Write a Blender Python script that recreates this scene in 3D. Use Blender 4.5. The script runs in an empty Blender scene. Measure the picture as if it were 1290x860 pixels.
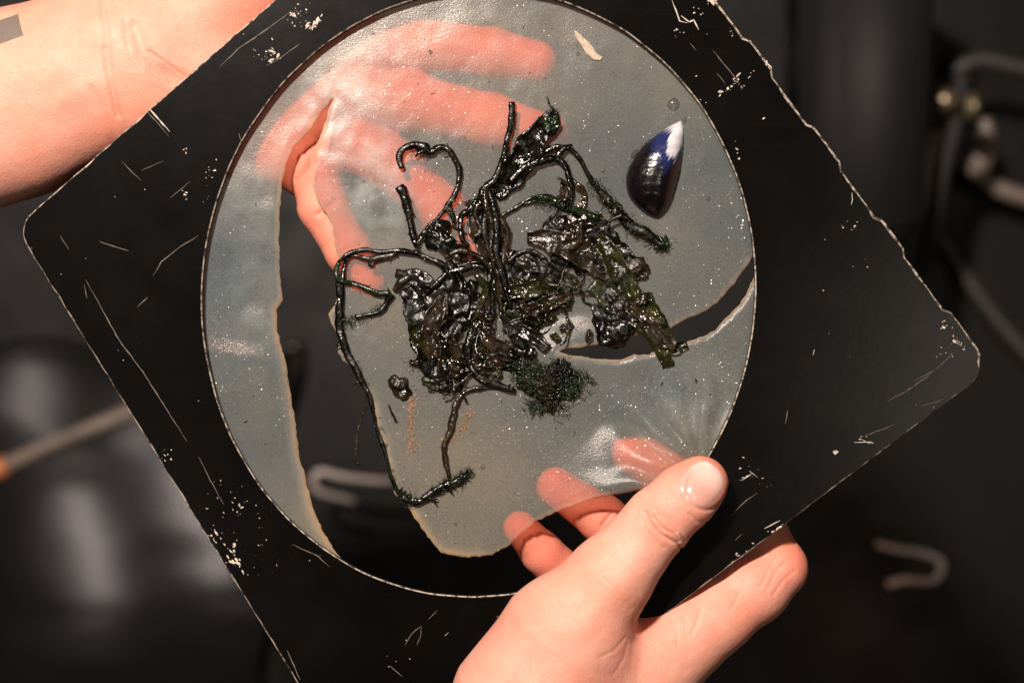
import bpy, bmesh, math, random
import numpy as np
from mathutils import Vector, noise
from mathutils.geometry import delaunay_2d_cdt

# ------------------------------------------------------------------ camera, light, exposure
S = 0.00025                      # metres per photo pixel in the plane of the board
PLATE_Z = 0.55                   # board top above the floor
CAM_H = 0.60                     # camera above the board
DPX = CAM_H / S
sc = bpy.context.scene
col = sc.collection

cd = bpy.data.cameras.new('camera'); cam = bpy.data.objects.new('camera', cd); col.objects.link(cam)
cam.location = (0, 0, PLATE_Z + CAM_H)
cd.sensor_width = 36.0; cd.lens = 36.0 * CAM_H / (1290 * S)
cd.clip_start = 0.02; cd.clip_end = 50
cd.dof.use_dof = True; cd.dof.focus_distance = CAM_H; cd.dof.aperture_fstop = 6.6; cd.dof.aperture_blades = 0
sc.camera = cam

w = bpy.data.worlds.new('World'); sc.world = w; w.use_nodes = True
bgn = w.node_tree.nodes['Background']; bgn.inputs[0].default_value = (1.0, 0.86, 0.74, 1); bgn.inputs[1].default_value = 0.02

def area_light(name, loc, target, size, power, color, spread=math.pi):
    ld = bpy.data.lights.new(name, 'AREA'); ld.shape = 'DISK'; ld.size = size; ld.energy = power; ld.color = color
    ld.spread = spread
    o = bpy.data.objects.new(name, ld); col.objects.link(o)
    o.location = loc
    o.rotation_euler = (Vector(target) - Vector(loc)).to_track_quat('-Z', 'Y').to_euler()
    return o
KEY = area_light('key_lamp', (-0.29, 0.53, PLATE_Z + 0.98), (0, 0, PLATE_Z), 0.10, 31.5, (1.0, 0.85, 0.76))
FILL = area_light('board_sheen_fill', (0.66, -0.08, PLATE_Z + 1.6), (0, 0, PLATE_Z), 0.5, 3.6, (1.0, 0.86, 0.72))  # added fill for ceiling bounce, placed so the board's right half gains sheen
# unseen strip lights added only so their reflections draw streaks on the plastic sheet
for (fx, fy, dx, dy, ln, wd, p) in ((106, 685, 45, 130, .17, .035, .17), (34, 520, 45, 110, .15, .03, .10), (262, 650, 75, 120, .20, .035, .22), (185, 560, 30, 30, .04, .04, .04)):
    f0 = PLATE_Z + CAM_H
    X = (fx - 645) * S * f0 / CAM_H; Y = (430 - fy) * S * f0 / CAM_H
    k = 1 + 2.3 / f0
    o = area_light('streak_light', (X * k, Y * k, 2.3), (X * k, Y * k, 0), wd, p, (1.0, 0.84, 0.80), math.radians(120))
    o.data.shape = 'RECTANGLE'; o.data.size = ln; o.data.size_y = wd
    o.rotation_euler = (0, 0, math.atan2(-dy, dx))

sc.view_settings.view_transform = 'Standard'; sc.view_settings.look = 'None'
sc.view_settings.exposure = 0.0; sc.view_settings.gamma = 1.0; sc.view_settings.use_curve_mapping = False
sc.cycles.use_denoising = True
sc.cycles.caustics_reflective = False; sc.cycles.caustics_refractive = False
sc.cycles.sample_clamp_indirect = 3.0
sc.cycles.transparent_max_bounces = 24; sc.cycles.max_bounces = 10

# ------------------------------------------------------------------ helpers
def P(px, py, z=0.0):
    """photo pixel at height z (px units above the board top) -> scene point, in px units"""
    f = (DPX - z) / DPX
    return ((px - 645) * f, (430 - py) * f, z)
def WM(v):
    return (v[0] * S, v[1] * S, v[2] * S + PLATE_Z)
def W(px, py, z=0.0):
    return WM(P(px, py, z))

def link(name, me, parent=None, mat=None, smooth=True):
    o = bpy.data.objects.new(name, me); col.objects.link(o)
    if mat is not None: me.materials.append(mat)
    if smooth: me.polygons.foreach_set('use_smooth', [True] * len(me.polygons))
    if parent is not None:
        o.parent = parent
        o.location = tuple(-c for c in parent.location)
    return o
def mesh(name, verts, faces):
    me = bpy.data.meshes.new(name); me.from_pydata([tuple(v) for v in verts], [], faces); me.update()
    return me
def empty(name, loc):
    o = bpy.data.objects.new(name, None); col.objects.link(o); o.location = loc; o.empty_display_size = 0.01
    return o
def tag(o, label=None, cat=None, group=None, kind=None):
    if label: o['label'] = label
    if cat: o['category'] = cat
    if group: o['group'] = group
    if kind: o['kind'] = kind
    return o

def attr(me, name, vals):
    a = me.attributes.new(name, 'FLOAT', 'POINT'); a.data.foreach_set('value', np.asarray(vals, np.float32))

# ---- node helpers
class NT:
    def __init__(s, name):
        s.m = bpy.data.materials.new(name); s.m.use_nodes = True
        s.t = s.m.node_tree; s.t.nodes.clear()
        s.out = s.t.nodes.new('ShaderNodeOutputMaterial')
    def n(s, ty, ins=None, **kw):
        nd = s.t.nodes.new(ty)
        for k, v in kw.items(): setattr(nd, k, v)
        for k, v in (ins or {}).items(): s.set(nd.inputs[k], v)
        return nd
    def set(s, sock, v):
        if isinstance(v, bpy.types.NodeSocket): s.t.links.new(v, sock)
        elif isinstance(v, bpy.types.Node): s.t.links.new(v.outputs[0], sock)
        else: sock.default_value = v
    def coord(s, scale=1.0):
        g = s.n('ShaderNodeNewGeometry')
        m = s.n('ShaderNodeVectorMath', {0: g.outputs['Position'], 1: (scale,) * 3}, operation='MULTIPLY')
        return m.outputs[0]
    def noise(s, scale, detail=3, rough=.5, vec=None, dist=0.0):
        v = vec if vec is not None else s.pos
        return s.n('ShaderNodeTexNoise', {'Vector': v, 'Scale': scale, 'Detail': detail, 'Roughness': rough, 'Distortion': dist}).outputs[0]
    def ramp(s, fac, stops):
        r = s.n('ShaderNodeValToRGB', {0: fac}); e = r.color_ramp.elements
        while len(e) < len(stops): e.new(0.5)
        for i, (p, c) in enumerate(stops):
            e[i].position = p
            e[i].color = (c, c, c, 1) if isinstance(c, (int, float)) else (*c, 1)
        return r.outputs[0]
    def mixc(s, f, a, b, bt='MIX'):
        m = s.n('ShaderNodeMix', data_type='RGBA', blend_type=bt)
        s.set(m.inputs[0], f)
        for i, v in ((6, a), (7, b)):
            s.set(m.inputs[i], v if not (isinstance(v, tuple) and len(v) == 3) else (*v, 1))
        return m.outputs[2]
    def math(s, op, a, b=0.0):
        m = s.n('ShaderNodeMath', operation=op); s.set(m.inputs[0], a); s.set(m.inputs[1], b)
        return m.outputs[0]
    def bump(s, h, strength, dist, nrm=None):
        b = s.n('ShaderNodeBump', {'Height': h, 'Strength': strength, 'Distance': dist})
        if nrm is not None: s.set(b.inputs['Normal'], nrm)
        return b.outputs[0]
    def finish(s, sh):
        s.t.links.new(sh if isinstance(sh, bpy.types.NodeSocket) else sh.outputs[0], s.out.inputs[0]); return s.m
    def attr(s, name):
        return s.n('ShaderNodeAttribute', attribute_name=name).outputs['Fac']
def new(name):
    t = NT(name); t.pos = t.coord(); return t

# ------------------------------------------------------------------ materials
def mat_floor():
    t = new('black_floor')
    f = t.noise(9, 5, .6)
    c = t.ramp(f, [(.3, (.002, .0017, .0016)), (.7, (.0055, .0046, .0041))])
    st = t.n('ShaderNodeVectorMath', {0: t.pos, 1: (.3, 1.0, 1.0)}, operation='MULTIPLY').outputs[0]
    b = t.bump(t.noise(60, 4, .6), .15, .002)
    r = t.ramp(t.noise(30, 4), [(.3, .42), (.7, .6)])
    return t.finish(t.n('ShaderNodeBsdfPrincipled', {'Base Color': c, 'Roughness': r, 'Normal': b, 'Specular IOR Level': .17}))
def mat_board():
    t = new('black_board')
    f = t.noise(40, 5, .6)
    c = t.ramp(f, [(.3, (.0012, .0010, .0010)), (.75, (.0034, .0029, .0026))])
    dust = t.ramp(t.noise(900, 2, .6), [(.70, 0.0), (.78, 1.0)])
    dust2 = t.math('MULTIPLY', dust, t.ramp(t.noise(35, 3), [(.5, 0.0), (.7, .5)]))
    c = t.mixc(dust2, c, (.06, .048, .04))
    # fine rubbed streaks
    rot = t.n('ShaderNodeMapping', {'Vector': t.pos, 'Rotation': (0, 0, math.radians(35)), 'Scale': (25, 700, 25)}).outputs[0]
    sm = t.ramp(t.n('ShaderNodeTexNoise', {'Vector': rot, 'Scale': 1.0, 'Detail': 3.0}).outputs[0], [(.60, 0.0), (.75, 1.0)])
    sm = t.math('MULTIPLY', sm, t.ramp(t.noise(14, 3), [(.52, 0.0), (.72, .16)]))
    c = t.mixc(sm, c, (.03, .024, .019))
    r = t.ramp(t.noise(60, 5, .65), [(.3, .19), (.7, .22)])
    b = t.bump(t.noise(260, 3, .6), .03, .0006)
    return t.finish(t.n('ShaderNodeBsdfPrincipled', {'Base Color': c, 'Roughness': r, 'Normal': b, 'Specular IOR Level': .12}))
def mat_worn():
    t = new('worn_edge')
    f = t.ramp(t.noise(420, 4, .7), [(.42, 0.0), (.55, 1.0)])
    c = t.mixc(f, (.02, .016, .013), (.36, .30, .235))
    return t.finish(t.n('ShaderNodeBsdfPrincipled', {'Base Color': c, 'Roughness': .7}))
def mat_plain(name, c, rough=.6, var=.3, scale=300, metallic=0.0, spec=.5):
    t = new(name)
    a = tuple(x * (1 - var) for x in c); b = tuple(min(1, x * (1 + var)) for x in c)
    cc = t.ramp(t.noise(scale, 4, .6), [(.3, a), (.7, b)])
    return t.finish(t.n('ShaderNodeBsdfPrincipled', {'Base Color': cc, 'Roughness': rough, 'Metallic': metallic, 'Specular IOR Level': spec}))
def mat_gel():
    t = new('agar_gel')
    cloud = t.noise(10, 4, .55)
    cloud2 = t.noise(110, 4, .65)
    grain = t.noise(1500, 3, .75)
    milky = t.attr('milky'); edge = t.attr('edge'); top = t.attr('top')
    tint = t.ramp(cloud, [(.32, (.46, .68, .78)), (.66, (.92, .86, .68))])
    tint = t.mixc(edge, tint, (.74, .50, .25))
    vo = t.n('ShaderNodeTexVoronoi', {'Vector': t.pos, 'Scale': 900.0})
    specks = t.math('MULTIPLY', t.ramp(vo.outputs['Distance'], [(.14, 1.0), (.30, 0.0)]), t.ramp(vo.outputs['Color'], [(.55, 0.0), (.62, 1.0)]))
    specks = t.math('MULTIPLY', specks, t.ramp(t.noise(45, 3), [(.40, .05), (.68, 1.0)]))
    dif = t.n('ShaderNodeBsdfDiffuse', {'Color': tint, 'Roughness': .5})
    trl = t.n('ShaderNodeBsdfTranslucent', {'Color': tint})
    body = t.n('ShaderNodeMixShader', {0: .35, 1: dif, 2: trl})
    gb = t.bump(grain, .14, .0010)
    clr = t.n('ShaderNodeBsdfTransparent', {'Color': (1.0, .68, .55, 1)})
    clear = t.n('ShaderNodeBsdfTransparent', {'Color': (1.0, .98, .97, 1)})
    ref = t.n('ShaderNodeBsdfRefraction', {'Color': (1.0, .68, .56, 1), 'Roughness': .40, 'IOR': 1.2, 'Normal': gb})
    see = t.n('ShaderNodeMixShader', {0: .46, 1: clr, 2: ref})
    hz = t.math('ADD', t.ramp(cloud, [(.3, .105), (.72, .20)]), t.math('MULTIPLY', milky, t.ramp(cloud2, [(.35, .02), (.65, .30)])))
    hz = t.math('ADD', hz, t.math('MULTIPLY', t.math('MULTIPLY', specks, t.attr('glitter')), .30))  # pale specks painted into the haze as sparkle
    hz = t.math('ADD', hz, t.math('MULTIPLY', t.math('SUBTRACT', t.noise(2600, 2, .6), .47), .22))
    hz = t.math('MULTIPLY', hz, top)
    hz = t.math('ADD', hz, t.math('MULTIPLY', edge, .38))
    see2 = t.n('ShaderNodeMixShader', {0: top, 1: clear, 2: see})
    m1 = t.n('ShaderNodeMixShader', {0: hz, 1: see2, 2: body})
    gl = t.n('ShaderNodeBsdfGlossy', {'Color': (1, .97, .92, 1), 'Roughness': .24, 'Normal': gb})
    fr = t.n('ShaderNodeFresnel', {'IOR': 1.32, 'Normal': gb})
    m2 = t.n('ShaderNodeMixShader', {0: t.math('MULTIPLY', fr.outputs[0], top), 1: m1, 2: gl})
    # sparkle put in by hand: small facets at random tilts that flash at the lamp
    geo = t.n('ShaderNodeNewGeometry')
    vo2 = t.n('ShaderNodeTexVoronoi', {'Vector': t.pos, 'Scale': 2000.0})
    jit = t.n('ShaderNodeVectorMath', {0: vo2.outputs['Color'], 1: (.5, .5, .5)}, operation='SUBTRACT').outputs[0]
    jit = t.n('ShaderNodeVectorMath', {0: jit, 1: (.9, .9, .1)}, operation='MULTIPLY').outputs[0]
    nn = t.n('ShaderNodeVectorMath', {0: geo.outputs['Normal'], 1: jit}, operation='ADD').outputs[0]
    nn = t.n('ShaderNodeVectorMath', {0: nn}, operation='NORMALIZE').outputs[0]
    fac = t.math('MULTIPLY', t.ramp(vo2.outputs['Distance'], [(.18, 1.0), (.36, 0.0)]), t.math('MULTIPLY', t.attr('glitter'), t.ramp(t.noise(38, 3), [(.40, .03), (.66, 1.0)])))
    spark = t.n('ShaderNodeBsdfGlossy', {'Color': (1, .95, .88, 1), 'Roughness': .22, 'Normal': nn})
    m3 = t.n('ShaderNodeMixShader', {0: t.math('MULTIPLY', t.math('MULTIPLY', fac, .085), top), 1: m2, 2: spark})
    return t.finish(m3)
def mat_weed(name, dark, lite, green, rough=.22):
    t = new(name)
    f = t.noise(220, 5, .65)
    c = t.ramp(f, [(.35, dark), (.58, lite), (.78, green)])
    r = t.math('ADD', t.ramp(t.noise(500, 3), [(.35, rough * .4), (.7, rough * .9)]), t.ramp(t.noise(90, 3, .6), [(.45, 0.0), (.66, .34)]))
    b = t.bump(t.noise(700, 3, .6), .3, .0009)
    b = t.bump(t.noise(170, 3, .6), .28, .003, b)
    return t.finish(t.n('ShaderNodeBsdfPrincipled', {'Base Color': c, 'Roughness': r, 'Normal': b, 'Specular IOR Level': .34}))
def mat_skin(name, tattoos=()):
    t = new(name)
    fl = t.attr('flush')
    mott = t.noise(70, 4, .6)
    fine = t.noise(420, 3, .6)
    c = t.mixc(t.ramp(mott, [(.3, 0.0), (.75, 1.0)]), (.68, .37, .28), (.69, .265, .19))
    c = t.mixc(t.ramp(fine, [(.45, 0.0), (.8, .4)]), c, (.56, .25, .16))
    c = t.mixc(t.ramp(t.noise(24, 3, .6), [(.42, 0.0), (.68, .6)]), c, (.66, .25, .16))
    c = t.mixc(fl, c, (.66, .145, .085))
    for (cx, cy, hw, hh, ang, dark) in tattoos:
        x, y, z = WM(P(cx, cy, -40))
        mp = t.n('ShaderNodeMapping', {'Vector': t.pos, 'Location': (x, y, 0), 'Rotation': (0, 0, ang), 'Scale': (hw * S, hh * S, 1)}, vector_type='TEXTURE').outputs[0]
        sp = t.n('ShaderNodeSeparateXYZ', {0: mp})
        inx = t.math('LESS_THAN', t.math('ABSOLUTE', sp.outputs[0]), 1.0)
        iny = t.math('LESS_THAN', t.math('ABSOLUTE', sp.outputs[1]), 1.0)
        c = t.mixc(t.math('MULTIPLY', t.math('MULTIPLY', inx, iny), .92), c, dark)
    vor = t.n('ShaderNodeTexVoronoi', {'Vector': t.pos, 'Scale': 950.0}, feature='DISTANCE_TO_EDGE').outputs['Distance']
    b = t.bump(vor, .26, .0005)
    b = t.bump(t.noise(260, 4, .65), .16, .0015, b)
    r = t.ramp(fine, [(.3, .50), (.7, .64)])
    return t.finish(t.n('ShaderNodeBsdfPrincipled', {'Base Color': c, 'Roughness': r, 'Normal': b, 'Specular IOR Level': .28,
        'Subsurface Weight': .35, 'Subsurface Radius': (1.0, .32, .16), 'Subsurface Scale': .0065}))
def mat_nail():
    t = new('nail')
    c = t.mixc(t.attr('tip'), (.64, .33, .27), (.70, .50, .44))
    return t.finish(t.n('ShaderNodeBsdfPrincipled', {'Base Color': c, 'Roughness': .2, 'Coat Weight': .5, 'Subsurface Weight': .25, 'Subsurface Scale': .002, 'Subsurface Radius': (1, .4, .3)}))
def mat_mussel():
    t = new('mussel')
    a = t.attr('along'); v = t.attr('across')
    q = t.math('ADD', v, t.math('MULTIPLY', a, .75))
    st = t.n('ShaderNodeCombineXYZ', {0: t.math('MULTIPLY', q, 26.0), 1: t.math('MULTIPLY', a, 2.0), 2: 0.0}).outputs[0]
    n1 = t.math('SUBTRACT', t.n('ShaderNodeTexNoise', {'Vector': st, 'Scale': 1.0, 'Detail': 4.0, 'Roughness': .65}).outputs[0], .5)
    # white beak and ridge, blue rays running down and to the left of it
    lim = t.math('ADD', t.ramp(v, [(.30, .10), (.50, .14), (.68, .36), (.86, .42), (.95, .30)]), t.math('MULTIPLY', n1, .30))
    white = t.ramp(t.math('SUBTRACT', lim, a), [(.0, 0.0), (.05, 1.0)])
    lim2 = t.math('ADD', t.ramp(v, [(.10, .22), (.45, .44), (.75, .56), (.9, .45)]), t.math('MULTIPLY', n1, .35))
    blue = t.ramp(t.math('SUBTRACT', lim2, a), [(.0, 0.0), (.14, 1.0)])
    dark = t.ramp(t.noise(300, 4), [(.3, (.0015, .0015, .002)), (.7, (.006, .0035, .004))])
    rim = t.ramp(v, [(.80, 0.0), (.97, .8)])
    c = t.mixc(rim, dark, (.08, .03, .02))
    c = t.mixc(blue, c, (.012, .018, .075))
    c = t.mixc(t.math('MULTIPLY', white, t.ramp(t.noise(400, 4), [(.3, .7), (.7, 1.0)])), c, (.60, .58, .60))
    return t.finish(t.n('ShaderNodeBsdfPrincipled', {'Base Color': c, 'Roughness': t.ramp(t.noise(900, 4, .6), [(.3, .14), (.7, .34)]), 'Normal': t.bump(t.math('SINE', t.math('ADD', t.math('MULTIPLY', a, 130.0), t.math('MULTIPLY', t.noise(120, 3), 9.0))), .035, .0004, t.bump(t.noise(700, 3), .25, .0006))}))
def mat_glass():
    t = new('bubble')
    a = t.n('ShaderNodeBsdfTransparent', {'Color': (.88, .9, .9, 1)})
    g = t.n('ShaderNodeBsdfGlossy', {'Roughness': .04})
    f = t.n('ShaderNodeLayerWeight', {'Blend': .35})
    return t.finish(t.n('ShaderNodeMixShader', {0: f.outputs['Facing'], 1: a, 2: g}))

M = dict(floor=mat_floor(), board=mat_board(), worn=mat_worn(), gel=mat_gel(),
    chip=mat_plain('bare_chip', (.42, .36, .29), .75, .45, 600),
    scratch=mat_plain('scratch_mark', (.085, .066, .05), .7, .5, 500),
    black=mat_weed('wet_black_weed', (.001, .0009, .0006), (.004, .0032, .0018), (.012, .011, .004)),
    brown=mat_weed('wet_brown_weed', (.003, .002, .0011), (.018, .0115, .005), (.05, .034, .014)),
    olive=mat_weed('wet_olive_weed', (.003, .0035, .0008), (.014, .015, .003), (.055, .048, .006)),
    green=mat_weed('wet_green_weed', (.0015, .005, .001), (.005, .015, .0025), (.016, .036, .006), .26),
    grey=mat_weed('worn_grey_weed', (.003, .0022, .0018), (.012, .009, .007), (.05, .04, .03), .3),
    sand=mat_plain('orange_sand', (.22, .12, .055), .8, .5, 1200),
    pale=mat_plain('pale_shell', (.34, .27, .19), .6, .3, 700),
    speck=mat_plain('dark_speck', (.015, .012, .008), .5),
    mussel=mat_mussel(), bubble=mat_glass(), nail=mat_nail(),
    skin_left=mat_skin('skin_left', ((0, 41, 28, 17, math.radians(22), (.11, .11, .095)),)),
    skin_right=mat_skin('skin_right', ((602, 868, 20, 12, .1, (.10, .09, .09)),)),
    steel=mat_plain('dull_steel', (.46, .39, .35), .5, .15, 60, .2),
    brass=mat_plain('worn_brass', (.20, .16, .10), .35, .2, 60, .7),
    tarp=mat_plain('grey_cable', (.03, .025, .024), .5, .2, 40),
    bar=mat_plain('brown_bar', (.16, .125, .10), .45, .25, 40),
    wood=mat_plain('orange_tip', (.55, .18, .06), .5, .2, 40),
    matte=mat_plain('matte_black', (.004, .0035, .0035), .75, .3, 20))

# ------------------------------------------------------------------ floor
def floor():
    n = 120; L = 2.6
    vs = []; fs = []
    for j in range(n + 1):
        for i in range(n + 1):
            x = (i / n - .5) * 2 * L; y = (j / n - .5) * 2 * L
            vs.append((x, y, 0.004 * noise.noise((x * 2.2, y * 2.2, 3.1)) - .004))
    for j in range(n):
        for i in range(n):
            a = j * (n + 1) + i; fs.append((a, a + 1, a + n + 2, a + n + 1))
    o = link('floor', mesh('floor', vs, fs), None, M['floor'])
    o['kind'] = 'structure'
floor()
def FZ(h=0.0):   # a height above the floor in px units relative to board top
    return (h - PLATE_Z) / S

# ------------------------------------------------------------------ the board with its round opening
EC = np.array((602.86, 368.86)); E1 = 382.4 * np.array((.12865, -.99169)); E2 = 347.9 * np.array((.99169, .12865))
def ell(th, k=1.0, off=0.0):
    a = (1 + off / 365) * k
    return EC + a * (math.cos(th) * E1 + math.sin(th) * E2)
def in_ell(p):      # normalised radius
    d = np.asarray(p) - EC
    return np.hypot(d @ E1 / (382.4 ** 2), d @ E2 / (347.9 ** 2))

def rounded(poly, rad, n=8):
    out = []
    N = len(poly)
    for i in range(N):
        p0, p1, p2 = (np.array(poly[(i + k) % N], float) for k in (-1, 0, 1))
        u = (p0 - p1) / np.linalg.norm(p0 - p1); v = (p2 - p1) / np.linalg.norm(p2 - p1)
        ang = math.acos(np.clip(u @ v, -1, 1)); d = rad / math.tan(ang / 2)
        c = p1 + (u + v) / np.linalg.norm(u + v) * rad / math.sin(ang / 2)
        a = p1 + u * d; b = p1 + v * d
        for k in range(n + 1):
            t = k / n; q = a * (1 - t) + b * t - c
            out.append(c + q / np.linalg.norm(q) * rad)
    return out
def subdivide(poly, step):
    out = []
    for i in range(len(poly)):
        a = np.array(poly[i]); b = np.array(poly[(i + 1) % len(poly)])
        k = max(1, int(np.linalg.norm(b - a) / step))
        for j in range(k): out.append(a + (b - a) * j / k)
    return out
def normals2d(poly):
    p = np.array(poly); d = np.roll(p, -1, 0) - np.roll(p, 1, 0)
    d /= np.linalg.norm(d, axis=1)[:, None] + 1e-9
    return np.stack([d[:, 1], -d[:, 0]], 1)

def seg_poly(pts, poly):
    """inside test, vectorised"""
    pts = np.asarray(pts); poly = np.asarray(poly)
    ins = np.zeros(len(pts), bool)
    x, y = pts[:, 0], pts[:, 1]
    for i in range(len(poly)):
        x0, y0 = poly[i]; x1, y1 = poly[(i + 1) % len(poly)]
        if y0 == y1: continue
        c = ((y0 > y) != (y1 > y)) & (x < (x1 - x0) * (y - y0) / (y1 - y0) + x0)
        ins ^= c
    return ins
def cdt(loops, extra=()):
    pts = []; edges = []
    for lp in loops:
        b = len(pts); n = len(lp); pts += [Vector((float(p[0]), float(p[1]))) for p in lp]
        edges += [(b + i, b + (i + 1) % n) for i in range(n)]
    pts += [Vector((float(p[0]), float(p[1]))) for p in extra]
    v, e, f, *_ = delaunay_2d_cdt(pts, edges, [], 0, 1e-4)
    return np.array([(a.x, a.y) for a in v]), [tuple(t) for t in f]

def board():
    rnd = random.Random(4)
    T, L, B, R = (685.6, -297), (18.9, 286), (486, 1039), (1248, 465)
    # upper right edge carries shallow stepped tabs
    u = np.array((R[0] - T[0], R[1] - T[1]), float); u /= np.linalg.norm(u); nrm = np.array((u[1], -u[0]))
    poly = rounded([T, L, B, R], 34)
    poly = subdivide(poly, 9)
    if True:
        q = []
        tabs = [(939, 45, 975, 91), (1025, 158, 1059, 204), (1110, 273, 1142, 320), (1194, 391, 1240, 455)]
        for p in poly:
            d = (p - np.array(T)) @ nrm; s = (p - np.array(T)) @ u
            if abs(d) < 2:
                off = -2.6 + .9 * noise.noise((s * .05, 0, 1)) + .5 * noise.noise((s * .2, 0, 4))
                for (a, b, c, d2) in tabs:
                    s0 = (np.array((a, b)) - np.array(T)) @ u; s1 = (np.array((c, d2)) - np.array(T)) @ u
                    if s0 <= s <= s1: off = 2.8 + .6 * noise.noise((s * .2, 0, 4))
                p = p + nrm * off
            else:
                p = p + np.array((noise.noise((p[0] * .06, p[1] * .06, 2)), noise.noise((p[0] * .06, p[1] * .06, 9)))) * .8
            q.append(p)
        poly = q
    N = len(poly)
    hole = [ell(i / 220 * 2 * math.pi, off=.9 * noise.noise((math.cos(i / 220 * 6.283) * 9, math.sin(i / 220 * 6.283) * 9, 5))) for i in range(220)]
    no = normals2d(poly); area = sum(poly[i][0] * poly[(i + 1) % N][1] - poly[(i + 1) % N][0] * poly[i][1] for i in range(N))
    if area < 0: no = -no
    nh = np.array([(h - EC) / np.linalg.norm(h - EC) for h in hole])
    TH = 12.0; ch = 1.8
    chn = np.array([ch * (.55 + .7 * max(0, noise.noise((p[0] * .05, p[1] * .05, 7)) + .4)) for p in poly])
    ur = np.array([abs((p - np.array(T)) @ nrm) < 6 for p in poly]); chn = np.where(ur, chn * 1.7, chn)
    top_o = [p - n * c for p, n, c in zip(poly, no, chn)]
    top_h = [p + n * 1.5 for p, n in zip(hole, nh)]
    v2, tri = cdt([top_o, top_h])
    cen = np.array([v2[list(t)].mean(0) for t in tri])
    keep = seg_poly(cen, top_o) & ~seg_poly(cen, top_h)
    vs = [P(p[0], p[1], 0) for p in v2]; fs = []; mi = []
    for t, k in zip(tri, keep):
        if k:
            fs.append(t); mi.append(0)
    b = len(vs)
    rings = []
    def ring(pts, z):
        s = len(vs); vs.extend([(p[0] - 645, 430 - p[1], z) for p in pts]); rings.append((s, len(pts))); return s
    to = ring(top_o, 0); mo = ring(poly, -1.6); lo = ring(poly, -TH)
    th = ring(top_h, 0); mh = ring(hole, -1.2); lh = ring(hole, -TH)
    for a, c, n, m in ((to, mo, N, 1), (mo, lo, N, 0), (th, mh, 220, 1), (mh, lh, 220, 0)):
        for i in range(n):
            j = (i + 1) % n; fs.append((a + i, a + j, c + j, c + i)); mi.append(m)
    v3, tri3 = cdt([poly, hole])
    cen = np.array([v3[list(t)].mean(0) for t in tri3]); keep = seg_poly(cen, poly) & ~seg_poly(cen, hole)
    b = len(vs); vs += [(p[0] - 645, 430 - p[1], -TH) for p in v3]
    for t, k in zip(tri3, keep):
        if k: fs.append(tuple(b + i for i in t)); mi.append(0)
    me = mesh('frame_board', [WM(v) for v in vs], fs)
    me.materials.append(M['board']); me.materials.append(M['worn'])
    me.polygons.foreach_set('material_index', mi)
    bm = bmesh.new(); bm.from_mesh(me); bmesh.ops.remove_doubles(bm, verts=bm.verts, dist=1e-6); bmesh.ops.recalc_face_normals(bm, faces=bm.faces); bm.to_mesh(me); bm.free()
    o = link('frame_board', me, None, None, False)
    tag(o, 'scratched black square board with a large round opening, held by both hands', 'board')
    return o, poly
BOARD, BOARD_POLY = board()

def tube(path, radii, seg=6, wob=0.0, seed=0, sub=4, flat=1.0):
    """tapered tube through px points (x, y, z already in px units); returns verts, faces in px units"""
    p = np.array(path, float); r = np.array(radii, float) if not np.isscalar(radii) else np.full(len(p), float(radii))
    if sub > 1 and len(p) > 2:   # catmull-rom
        pe = np.vstack([2 * p[0] - p[1], p, 2 * p[-1] - p[-2]]); out = []; ro = []
        for i in range(len(p) - 1):
            a, b, c, d = pe[i:i + 4]
            for k in range(sub):
                t = k / sub
                out.append(.5 * (2 * b + (c - a) * t + (2 * a - 5 * b + 4 * c - d) * t * t + (3 * b - a - 3 * c + d) * t ** 3))
                ro.append(r[i] * (1 - t) + r[i + 1] * t)
        out.append(p[-1]); ro.append(r[-1]); p = np.array(out); r = np.array(ro)
    n = len(p); tg = np.gradient(p, axis=0); tg /= np.linalg.norm(tg, axis=1)[:, None] + 1e-9
    up = np.array((0, 0, 1.0)); vs = []; fs = []
    for i in range(n):
        s = np.cross(tg[i], up)
        if np.linalg.norm(s) < .05: s = np.array((1.0, 0, 0))
        s /= np.linalg.norm(s); q = np.cross(s, tg[i])
        for k in range(seg):
            a = 2 * math.pi * k / seg
            rr = r[i] * (1 + wob * noise.noise((p[i][0] * .13 + seed, p[i][1] * .13 + k * 1.7, seed * 3.1)))
            vs.append(p[i] + s * math.cos(a) * rr + q * math.sin(a) * rr * flat)
    for i in range(n - 1):
        for k in range(seg):
            k2 = (k + 1) % seg
            fs.append((i * seg + k, i * seg + k2, (i + 1) * seg + k2, (i + 1) * seg + k))
    fs.append(tuple(range(seg))[::-1]); fs.append(tuple((n - 1) * seg + k for k in range(seg)))
    return vs, fs
class MB:
    def __init__(s): s.v = []; s.f = []
    def add(s, vs, fs):
        b = len(s.v); s.v += list(vs); s.f += [tuple(b + i for i in f) for f in fs]
    def build(s, name, mat, parent=None, smooth=True):
        return link(name, mesh(name, [WM(v) for v in s.v], s.f), parent, mat, smooth)

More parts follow.
